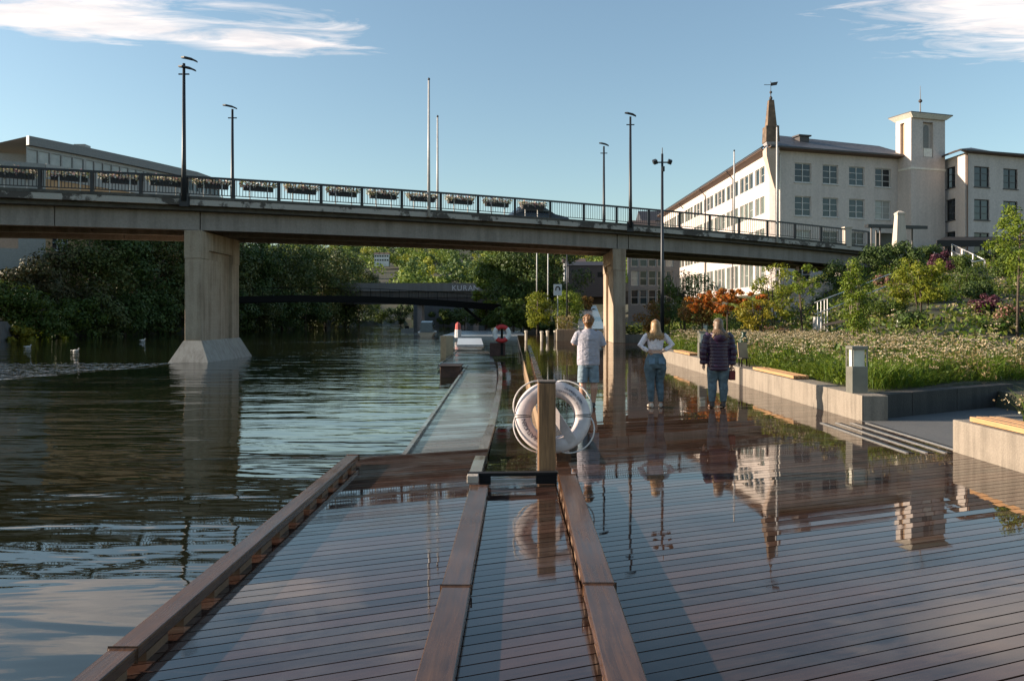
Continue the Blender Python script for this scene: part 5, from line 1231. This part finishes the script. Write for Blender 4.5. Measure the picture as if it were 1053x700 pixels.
# rubble slope under the bridge end
base = [Vector((14.0,48,0)),Vector((17.2,48,0)),Vector((25.1,62,0)),Vector((23.0,62,0))]
def rub(u, v):
    p = base[0].lerp(base[1],u).lerp(base[3].lerp(base[2],u),v); p.z = tz(p.x,p.y)+.22; return p
g = MB(); g.v = [tuple(rub(i/8,j/12)) for j in range(13) for i in range(9)]; g.f = [(j*9+i,j*9+i+1,j*9+i+10,j*9+i+9) for j in range(12) for i in range(8)]; o = struct('rubble_bank', g, m_concrete('rubble_earth',(.30,.25,.20),(.15,.12,.09),.5,2,.8,False))
g = MB()
for i in range(620):
    u, v = random.random(), random.random(); p = rub(u,v); s = random.uniform(.12,.34)
    o_ = len(g.v); ry = random.uniform(0,3)
    pts_ = [(-1,-1,-1),(1,-1,-1),(1,1,-1),(-1,1,-1),(-1,-1,1),(1,-1,1),(1,1,1),(-1,1,1)]
    q = [p+Matrix.Rotation(ry,3,'Z')@Vector((a*s*random.uniform(.55,1),b*s*random.uniform(.5,.9),c*s*random.uniform(.35,.7)+.05)) for a,b,c in pts_]
    g.hexa(q[:4],q[4:])
o = part('rubble', g, m_plain('pale_rubble_stone',(.42,.35,.28),.85,var=.35,scale=2.5,bmp=.5)); tag(o,'pale broken stones covering the bank under the bridge end','rubble',None,'stuff')
# stair rails
def srail(label, pts, posts, dzs, r=.035):
    t = thing('stair_rail', label, 'handrail', pts[0], 'stair rails on the slope')
    for dz in dzs:
        part('rail', MB().tube([Vector(p)+Vector((0,0,dz)) for p in pts], r, 6), M_steel, t, smooth=True)
    for k in posts:
        i = min(int(k),len(pts)-2); p = Vector(pts[i]).lerp(Vector(pts[i+1]),k-i); part('post', MB().tube([p-Vector((0,0,.4)), p+Vector((0,0,max(dzs)))], r*1.15, 6), M_steel, t)
M_steel = m_plain('pale_galvanised_rail',(.55,.53,.52),.4,.3)
lr = [(838,35),(852,35.4),(916,38)]; lr = [Vector(((a-CX)*d/F,d,tz((a-CX)*d/F,d))) for a,d in lr]
srail('lower stair rail of three pale bars climbing behind the columnar tree',lr,[.2,.45,.7,.92],(.05,1.0,1.5),.02)
srail('left one of the two upper white stair rails below the building tower',[at(950,262,66),at(988,280,58),at(1012,275,58)],[0,.3,.6,1,1.5,2],(.0,.55),.045)
srail('right one of the two upper white stair rails, before the awning',[at(979,258,68),at(1013,275,61)],[0,.33,.66,1],(.0,.55),.045)
g = MB(); p = at(841,341,35.6); g.box(p.x-.15,p.x+.15,35.5,35.8,p.z-.5,p.z+.65); o = part('rail_pillar', g, M_steel); tag(o,'short pale square pillar at the lower end of the lower stair rail','pillar')
# wooden posts with slanted rails, tan box, lights
for px,pr,d,lab in ((877.5,845,29,'brown timber post with a dark slanted rail beside the columnar tree'),(966,934,30,'thin pale post with a dark slanted rail right of the leaning yellow-green tree')):
    p = at(px,350,d); zt = H+(HY-326)*d/F; t = thing('tree_stake', lab, 'stake', (p.x,d,tz(p.x,d))); g = MB(); g.box(p.x-.06,p.x+.06,d-.06,d+.06,tz(p.x,d)-.2,zt); part('post', g, m_plain('stake_timber',(.17,.09,.05),.7,bmp=.4), t)
    q = at(pr,337,d+.6); g = MB(); g.bar((p.x,d-.1,zt-.06),(q.x,d+.5,q.z+.1),.07,.09); part('slanted_rail', g, m_plain('dark_rail_timber',(.03,.022,.018),.7), t)
p = at(995,341,30); g = MB(); g.obox((p.x,30,p.z),(.40,.35,.34)); o = part('timber_crate', g, m_plain('tan_crate_timber',(.40,.25,.16),.7,bmp=.4), bevel=.01); tag(o,'small tan timber crate among the plants of the slope','crate')
def B2(px,d,ytop,lab):
    x = (px-CX)*d/F; z = tz(x,d); bollard((x,d,z), H+(HY-ytop)*d/F-z, lab, .85)
B2(925.5,31,327,'grey bollard light behind the flowers, right of the columnar tree')
bollard((WX+.25,26.0,.42), .82, 'bollard light on the planter wall between the two women', .9)
bollard((10.4,44,.5), .8, 'far bollard light on the bed beyond the woman in white', .9)
# garden chair and dark sack behind the purple jacket
t = thing('garden_chair','tan timber garden chair back showing beside the purple jacket', 'chair', (WX+.9,21.6,.42)); x, y, z = WX+.12, 21.3, .42
g = MB(); g.obox((x+.10,y+.02,z+.42),(.26,.03,.40),.15,R(-12)); part('backrest', g, m_plain('tan_chair_timber',(.34,.23,.14),.6,bmp=.3), t)
g = MB(); g.obox((x+.10,y-.14,z+.22),(.27,.30,.03),.15); part('seat', g, m_plain('dark_chair_seat',(.05,.04,.03),.6), t)
for sx in (-.12,.08):
    for sy in (-.25,.0):
        g = MB(); g.box(x+.12+sx-.015,x+.12+sx+.015,y+sy-.015,y+sy+.015,z,z+.20); part('leg', g, M_black, t)
t = thing('garden_sack','dark green sack standing in the bed right of the purple jacket', 'sack', (6.9,24,.4)); p = at(765,365,24)
g = MB(); g.loft([[(p.x+r_*math.cos(a)*(1+.08*math.sin(3*a)),24+r_*.7*math.sin(a),z_) for a in np.linspace(0,2*math.pi,12,endpoint=False)] for r_,z_ in ((.20,.35),(.24,.55),(.22,.85),(.13,1.05),(.05,1.18),(.09,1.26))]); part('sack', g, m_plain('dark_green_plastic',(.012,.035,.02),.35,bmp=.6,bscale=14), t, smooth=True)
# ------------------------------------------------------------------ people (backs to the camera, facing +y)
def remeshed(name, mb, mat, parent, voxel=.009, it=5, fac=.5):
    me = bpy.data.meshes.new('tmp'); me.from_pydata(mb.v, [], mb.f); me.update()
    o = bpy.data.objects.new('tmp', me); COL.objects.link(o)
    r = o.modifiers.new('r','REMESH'); r.mode = 'VOXEL'; r.voxel_size = voxel
    s = o.modifiers.new('s','SMOOTH'); s.iterations = it; s.factor = fac
    dg = bpy.context.evaluated_depsgraph_get(); me2 = bpy.data.meshes.new_from_object(o.evaluated_get(dg))
    bpy.data.objects.remove(o); bpy.data.meshes.remove(me)
    me2.name = name; me2.materials.clear(); me2.materials.append(mat); me2.shade_smooth()
    ob = bpy.data.objects.new(name, me2); link(ob, parent, False); return ob
def oval(g, stations, n=20):                  # stations: (cx, cy, z, rx, ry)
    g.loft([[(cx+rx*math.cos(2*math.pi*j/n), cy+ry*math.sin(2*math.pi*j/n), z) for j in range(n)] for cx,cy,z,rx,ry in stations]); return g
def hand(g, wrist, d, palm_n, s=1.0, curl=.5):
    w_ = Vector(wrist); d = Vector(d).normalized(); pn = Vector(palm_n); pn = (pn-d*pn.dot(d)).normalized(); sd_ = d.cross(pn)
    c = w_+d*.05*s
    g.tube([w_-d*.02, w_+d*.03*s, w_+d*.085*s],[.024*s,.040*s,.036*s],10,flat=.5)
    for i,(o,l) in enumerate(((-.030,.068),(-.010,.078),(.010,.073),(.029,.056))):
        b0 = w_+d*.08*s+sd_*o*s; b1 = b0+(d*(1-.3*curl)+pn*curl*.6)*l*.5*s; b2 = b1+(d*(.8-curl)+pn*curl)*l*.55*s
        g.tube([b0-d*.02*s,b0,b1,b2],[.009*s,.0095*s,.009*s,.007*s],7)
    t0 = w_+d*.02*s-sd_*.028*s; t1 = t0+(d*.6-sd_*.55+pn*.25)*.04*s; g.tube([t0,t1,t1+(d*.85+pn*.4)*.032*s],[.013*s,.011*s,.008*s],7)
def face(g, c, s=1.0):                        # a head that looks along +y
    x,y,z = c
    g.ell((x,y,z+.02*s),(.074*s,.092*s,.100*s),18,12); g.ell((x,y+.030*s,z-.055*s),(.055*s,.062*s,.058*s),14,9)
    g.tube([(x,y+.088*s,z+.015*s),(x,y+.108*s,z-.025*s),(x,y+.085*s,z-.035*s)],[.010*s,.015*s,.012*s],8)
    for sx in (-1,1):
        g.ell((x+sx*.074*s,y-.008*s,z-.01*s),(.012*s,.022*s,.032*s),8,7)
        g.ell((x+sx*.030*s,y+.078*s,z+.015*s),(.014*s,.012*s,.010*s),8,6)
    g.ell((x,y+.084*s,z-.068*s),(.024*s,.012*s,.010*s),10,6)
M_skin = m_plain('skin', (.52,.30,.21), .5, var=.06); M_skin2 = m_plain('skin_tanned', (.46,.25,.17), .5, var=.06)
def m_cloth(name, col, var=.18, wr=.5, ws=9):
    m, nt, b = mat_new(name); v = pos(nt); f = tex(nt, pos(nt,(1,1,1.6)), ws, 4, .55, .6); f2 = tex(nt, v, 260, 2)
    nt.links.new(ramp(nt, f, [(.3,tuple(c*(1-var) for c in col)),(.7,tuple(min(1,c*(1+var)) for c in col))]), b.inputs['Base Color']); b.inputs['Roughness'].default_value = .85; b.inputs['Specular IOR Level'].default_value = .2
    bump(nt, b, math_(nt,'ADD', f, math_(nt,'MULTIPLY', f2, .06)), wr, .06); return m
def m_hair(name, dark, light):
    m, nt, b = mat_new(name); f = tex(nt, pos(nt,(90,90,3)), 1.0, 4, .6); nt.links.new(ramp(nt, f, [(.35,dark),(.65,light)]), b.inputs['Base Color']); b.inputs['Roughness'].default_value = .42
    bump(nt, b, f, .6, .01); return m
def shoe(g, x, y, s=1.0, rz=0.0, heel=.0):
    M_ = Matrix.Rotation(rz,3,'Z'); st = []
    for yy, wx, hz, z0_ in ((-.075,.026,.05,.0),(-.06,.038,.085,.0),(.0,.040,.095,.0),(.06,.044,.075,0),(.12,.044,.055,0),(.165,.030,.040,0),(.180,.012,.028,.004)):
        ring = []
        for j in range(12):
            a = 2*math.pi*j/12; ring.append(Vector((x,y,0))+M_@Vector((wx*s*math.cos(a), yy*s, z0_+heel+(hz*s/2)*(1+math.sin(a)))))
        st.append(ring)
    g.loft(st)
PD = 15.5
def person(px, label):
    x = (px-CX)*PD/F
    return thing('person', label, 'person', (x, PD, .004), 'people on the boardwalk')

# --- man: pale lilac-grey tee, light denim shorts
t = person(605, 'man in a pale grey T-shirt and light denim shorts, back turned, hands held in front')
g = MB()
for sx, yk in ((-1,.0),(1,.02)):
    g.tube([(sx*.085,0,.92),(sx*.100,.0,.70),(sx*.108,.015+yk,.49),(sx*.108,-.02+yk,.36),(sx*.100,-.005+yk,.20),(sx*.095,yk,.07)],[.082,.085,.064,.071,.052,.042],14)
    shoe(g, sx*.095, yk, .95, -.12*sx)
oval(g, [(0,0,.86,.15,.10),(0,0,1.0,.155,.105),(0,.0,1.15,.155,.10),(0,-.01,1.32,.185,.11),(0,-.01,1.43,.16,.085),(0,0,1.49,.065,.06)])
g.tube([(0,-.005,1.42),(0,.005,1.50),(0,.015,1.58)],[.078,.070,.066],12); face(g, (0,.02,1.625), 1.12)
for sx, el, wr in ((-1,(-.275,.02,1.20),(-.10,.26,1.24)),(1,(.285,.0,1.16),(.10,.27,1.20))):
    g.tube([(sx*.165,-.01,1.41),(sx*.215,-.01,1.36),el,tuple(Vector(el).lerp(Vector(wr),.5)),wr],[.055,.052,.042,.038,.026],12)
    d = Vector((-sx*.5,.6,.25)); hand(g, wr, d, (0,0,-1) if sx<0 else (0,0,1), .95, .7)
remeshed('body', g, M_skin2, t)
g = MB(); oval(g, [(0,.0,.80,.215,.145),(0,0,.90,.218,.15),(0,0,1.02,.214,.150),(0,-.005,1.16,.214,.148),(0,-.012,1.30,.224,.148),(0,-.012,1.385,.212,.125),(0,-.008,1.445,.14,.095),(0,-.005,1.49,.072,.072)])
for sx, el in ((-1,(-.275,.02,1.20)),(1,(.285,.0,1.16))): g.tube([(sx*.14,-.01,1.40),(sx*.20,-.01,1.375),(sx*.235,0,1.30),tuple(Vector((sx*.215,-.01,1.36)).lerp(Vector(el),.98))],[.075,.075,.073,.072],14)
remeshed('t_shirt', g, m_cloth('pale_grey_cotton',(.40,.38,.43),.10,.8), t, .011, 4)
g = MB(); 
oval(g, [(0,0,.76,.185,.13),(0,0,.88,.20,.138),(0,0,.98,.195,.13)])
for sx in (-1,1): oval(g, [(sx*.110,.005,.47,.098,.102),(sx*.108,.005,.56,.100,.106),(sx*.100,0,.70,.102,.115),(sx*.090,0,.86,.10,.12)])
remeshed('shorts', g, m_cloth('light_denim',(.22,.28,.33),.2,.6), t, .011, 3)
g = MB(); g.ell((0,.0,1.675),(.104,.118,.100),18,10); g.ell((0,-.045,1.63),(.100,.084,.105),16,9); g.ell((0,-.055,1.56),(.068,.048,.055),14,8)
rh1 = random.Random(9)
for i in range(260):
    v = Vector((rh1.gauss(0,1),rh1.gauss(-.35,1),rh1.gauss(.35,1))).normalized()
    if v.z < -.45 or (v.y > .3 and v.z < .2): continue
    p = Vector((v.x*.100,v.y*.114-.008,1.662+v.z*.098)); q = Vector((rh1.gauss(0,.3),rh1.gauss(-.2,.3),rh1.gauss(-.6,.3))).normalized()
    g.tube([p, p+v*.010+q*.012, p+v*.010+q*.032],[.007,.007,.002],5)
remeshed('hair', g, m_hair('ginger_blond_hair',(.085,.033,.012),(.30,.14,.05)), t, .0055, 1)
for sx, yk in ((-1,.0),(1,.02)):
    g = MB(); shoe(g, sx*.095, yk, 1.06, -.12*sx); remeshed('shoe', g, m_plain('dark_shoe',(.035,.03,.035),.6), t, .008, 2)
g = MB(); g.obox((0,.335,1.27),(.075,.012,.15),0,R(-20)); part('phone', g, M_black, t, world=False)

# --- woman in white crop top and jeans, hands on her hips
t = person(674, 'woman with long blonde hair in a white crop top and blue jeans, hands on hips')
g = MB()
legL = [(-.085,0,.88),(-.112,.0,.74),(-.092,.01,.47),(-.090,-.018,.34),(-.085,-.005,.16),(-.083,0,.06)]
legR = [(.085,0,.88),(.105,.02,.74),(.085,.07,.48),(.090,.02,.34),(.100,.0,.17),(.103,.02,.06)]
for L in (legL,legR): g.tube(L,[.080,.082,.050,.052,.036,.032],14)
shoe(g,-.083,0,.86,.15); shoe(g,.103,.02,.86,-.2)
oval(g, [(0,0,.82,.15,.11),(0,0,.92,.165,.115),(0,0,1.02,.130,.095),(0,.0,1.09,.122,.088),(0,-.005,1.20,.14,.092),(0,-.01,1.33,.165,.09),(0,-.01,1.39,.12,.07),(0,0,1.44,.055,.05)])
g.tube([(0,-.005,1.38),(0,.005,1.44),(0,.012,1.50)],[.055,.047,.046],12); face(g, (.005,.015,1.555), .95)
arms = {}
for sx, el, wr in ((-1,(-.300,-.04,1.17),(-.135,-.085,1.055)),(1,(.315,-.03,1.18),(.145,-.08,1.065))):
    arms[sx] = [(sx*.145,-.01,1.365),(sx*.185,-.012,1.335),el,tuple(Vector(el).lerp(Vector(wr),.5)),wr]
    g.tube(arms[sx],[.044,.042,.034,.032,.022],12); hand(g, wr, (-sx*.75,-.05,-.35), (0,1,0), .82, .35)
remeshed('body', g, M_skin, t)
g = MB(); oval(g, [(0,-.002,1.085,.128,.098),(0,-.002,1.11,.140,.105),(0,-.005,1.20,.150,.105),(0,-.012,1.31,.172,.105),(0,-.012,1.365,.155,.09),(0,-.005,1.41,.075,.065)])
for sx in (-1,1): g.tube(arms[sx][:4]+[tuple(Vector(arms[sx][3]).lerp(Vector(arms[sx][4]),.75))],[.060,.060,.054,.046,.036],14)
remeshed('crop_top', g, m_cloth('white_knit',(.74,.67,.70),.06,.6), t, .010, 3)
g = MB(); oval(g, [(0,0,.74,.19,.13),(0,-.008,.83,.208,.142),(0,-.008,.90,.200,.142),(0,0,.97,.160,.118),(0,0,1.025,.138,.103)])
for L in (legL,legR): g.tube(L[:5]+[tuple(Vector(L[4]).lerp(Vector(L[5]),.55))],[.105,.112,.078,.074,.055,.048],16)
remeshed('jeans', g, m_cloth('blue_denim',(.098,.138,.165),.35,.5), t, .010, 4)
M_pk = m_cloth('pocket_denim',(.15,.22,.29),.3,.4)
for sx in (-1,1):
    g = MB(); g.obox((sx*.092,-.148,.885),(.115,.012,.115),0,R(-4)); part('pocket', g, M_pk, t, world=False, bevel=.004)
rh2 = random.Random(4)
def long_hair(t, mat, cz, zend, wtop, wend, back, n=120, side=0):
    g = MB(); z0_ = cz+.115
    oval(g, [(0,-.0,z0_,.02,.02),(0,-.005,z0_-.015,.055,.06),(0,-.01,z0_-.05,.085,.095),(0,-.018,z0_-.11,.092,.100),(0,-.035,z0_-.18,.094,.085),(side*.3,-.06,z0_-.25,wtop,.062),(side*.6,back,(z0_-.25+zend)/2+.02,(wtop+wend)/2,.050),(side,back-.005,zend+.03,wend,.036),(side,back,zend,wend*.7,.02)])
    for i in range(n):
        u = rh2.uniform(-1,1); xx = u*wend*1.0; yb = back-.045*math.sqrt(max(0,1-u*u*.8)); ze = zend-rh2.uniform(-.06,.045)
        g.tube([(u*.07,-.075*math.sqrt(max(0,1-u*u))-.02,z0_-.09),(u*.092,-.095*math.sqrt(max(0,1-u*u*.9))-.02,z0_-.20),(u*(wtop+.006)+side*.3,yb-.012,z0_-.30),(xx+side+rh2.uniform(-.015,.015),yb-.006,ze+.08),(xx+side+rh2.uniform(-.045,.045),yb+rh2.uniform(-.02,.02),ze)],[.006,.007,.007,.006,.002],5)
    return remeshed('hair', g, mat, t, .008, 2)
long_hair(t, m_hair('blonde_hair',(.085,.042,.018),(.46,.27,.11)), 1.545, 1.29, .125, .150, -.075, side=-.015)
for sx,yk,xx in ((-1,0,-.083),(1,.02,.103)):
    g = MB(); shoe(g, xx, yk, .96, -.17*sx); remeshed('shoe', g, m_plain('beige_shoe',(.52,.42,.34),.6) if sx<0 else M_sh2 if False else m_plain('pale_shoe',(.40,.33,.28),.6), t, .008, 2)

# --- woman in purple puffer jacket
t = person(738.5, 'woman with long brown hair in a dark purple quilted jacket and blue jeans, back turned')
g = MB()
legL = [(-.085,0,.86),(-.105,.0,.72),(-.108,.02,.46),(-.112,-.01,.34),(-.115,0,.16),(-.115,0,.06)]
legR = [(.085,0,.86),(.105,-.01,.72),(.095,.01,.46),(.098,-.025,.34),(.092,-.02,.16),(.090,-.02,.06)]
for L in (legL,legR): g.tube(L,[.080,.080,.052,.054,.038,.034],14)
oval(g, [(0,0,.80,.15,.11),(0,0,.95,.16,.115),(0,0,1.15,.145,.10),(0,-.01,1.33,.17,.095),(0,-.01,1.40,.12,.075),(0,0,1.45,.055,.05)])
g.tube([(0,-.005,1.40),(0,.005,1.46),(0,.012,1.52)],[.055,.047,.046],12); face(g, (-.01,.02,1.57), .96)
shoe(g,-.115,0,.88,.1); shoe(g,.09,-.02,.88,-.1)
arms = {-1:[(-.16,-.01,1.38),(-.22,-.01,1.32),(-.285,-.03,1.06),(-.27,.02,.80)],1:[(.16,-.01,1.38),(.22,-.01,1.32),(.28,-.03,1.05),(.255,.0,.78)]}
for sx in (-1,1):
    g.tube(arms[sx],[.045,.045,.038,.026],12); hand(g, arms[sx][-1], (0,.12,-1), (-sx,0,0), .85, .45)
remeshed('body', g, M_skin, t)
def quilt(z): return .013*abs(math.sin(math.pi*(z-.70)/.062))**.6
g = MB(); st = []
prof = [(.70,.205,.150),(.80,.212,.155),(.95,.205,.150),(1.10,.205,.145),(1.22,.222,.148),(1.32,.222,.140),(1.39,.175,.115),(1.44,.09,.09)]
for i in range(60):
    z = .70+.74*i/59
    for (za,rx0,ry0),(zb,rx1,ry1) in zip(prof[:-1],prof[1:]):
        if za <= z <= zb+1e-6: k = (z-za)/(zb-za); rx, ry = rx0+(rx1-rx0)*k, ry0+(ry1-ry0)*k
    q = quilt(z) if z < 1.38 else .01; st.append((0,-.012,z,rx-.012+q,ry-.012+q))
oval(g, st, 28)
for sx in (-1,1):
    A = [Vector(p) for p in arms[sx]]; pts_ = []; rs = []
    for i in range(40):
        k = i/39*2.9; j = min(int(k),2); p = A[j].lerp(A[j+1],k-j); pts_.append(p); rs.append(.070+.014*abs(math.sin(math.pi*i/5))**.6-.008*i/39)
    g.tube(pts_, rs, 16)
remeshed('jacket', g, m_plain('dark_purple_nylon',(.030,.010,.034),.42,var=.2,bmp=.25,bscale=30), t, .009, 2, .4)
g = MB(); g.ell((0,-.150,1.325),(.140,.050,.085),18,10); g.tube([(-.15,-.07,1.40),(-.09,-.15,1.36),(0,-.175,1.345),(.09,-.15,1.36),(.15,-.07,1.40)],.035,10)
remeshed('hood', g, m_plain('purple_hood_nylon',(.032,.011,.037),.42,var=.15,bmp=.25,bscale=30), t, .009, 3)
g = MB(); oval(g, [(0,0,.70,.17,.125),(0,-.005,.82,.185,.135),(0,0,.95,.17,.12)])
for L in (legL,legR): g.tube(L[:5]+[tuple(Vector(L[4]).lerp(Vector(L[5]),.5))],[.108,.112,.088,.086,.064,.058],16)
remeshed('jeans', g, m_cloth('mid_blue_denim',(.105,.145,.17),.35,.5), t, .010, 4)
long_hair(t, m_hair('brown_hair',(.05,.028,.015),(.25,.15,.08)), 1.565, 1.30, .135, .165, -.13, n=54, side=.01)
g = MB(); g.tube([(.094*math.cos(a),-.012,1.575+.108*math.sin(a)) for a in np.linspace(.25,math.pi-.25,16)],.007,8); part('headband', g, m_plain('pale_headband',(.42,.37,.33),.6), t, world=False, smooth=True)
for xx,yk in ((-.115,0),(.09,-.02)):
    g = MB(); shoe(g, xx, yk, 1.0, 0); g.tube([(xx,yk-.01,.05),(xx,yk-.005,.14)],[.047,.050],12); remeshed('boot', g, m_plain('dark_boot',(.04,.028,.025),.5), t, .008, 2)
xw = (738.5-CX)*PD/F
o = thing('hand_bag','dark red soft bag held in the right hand of the woman in purple', 'bag', (xw+.33,PD+.04,.40))
g = MB(); x,y = xw+.262, PD+.01; g.loft([[(x+a*.085,y+b_*.05*w_,z) for a,b_,w_ in ((-.7,-1,1),(.7,-1,1),(.7,1,1),(-.7,1,1))] for z in (.52,.54,.66,.70)]); part('bag_body', g, m_plain('dark_red_fabric',(.16,.018,.018),.7,bmp=.4,bscale=25), o, bevel=.015)
g = MB(); g.tube([(x-.045,y,.70),(x-.04,y,.745),(x,y,.765),(x+.04,y,.745),(x+.045,y,.70)],.01,6); part('handle', g, m_plain('red_strap',(.14,.015,.015),.7), o)
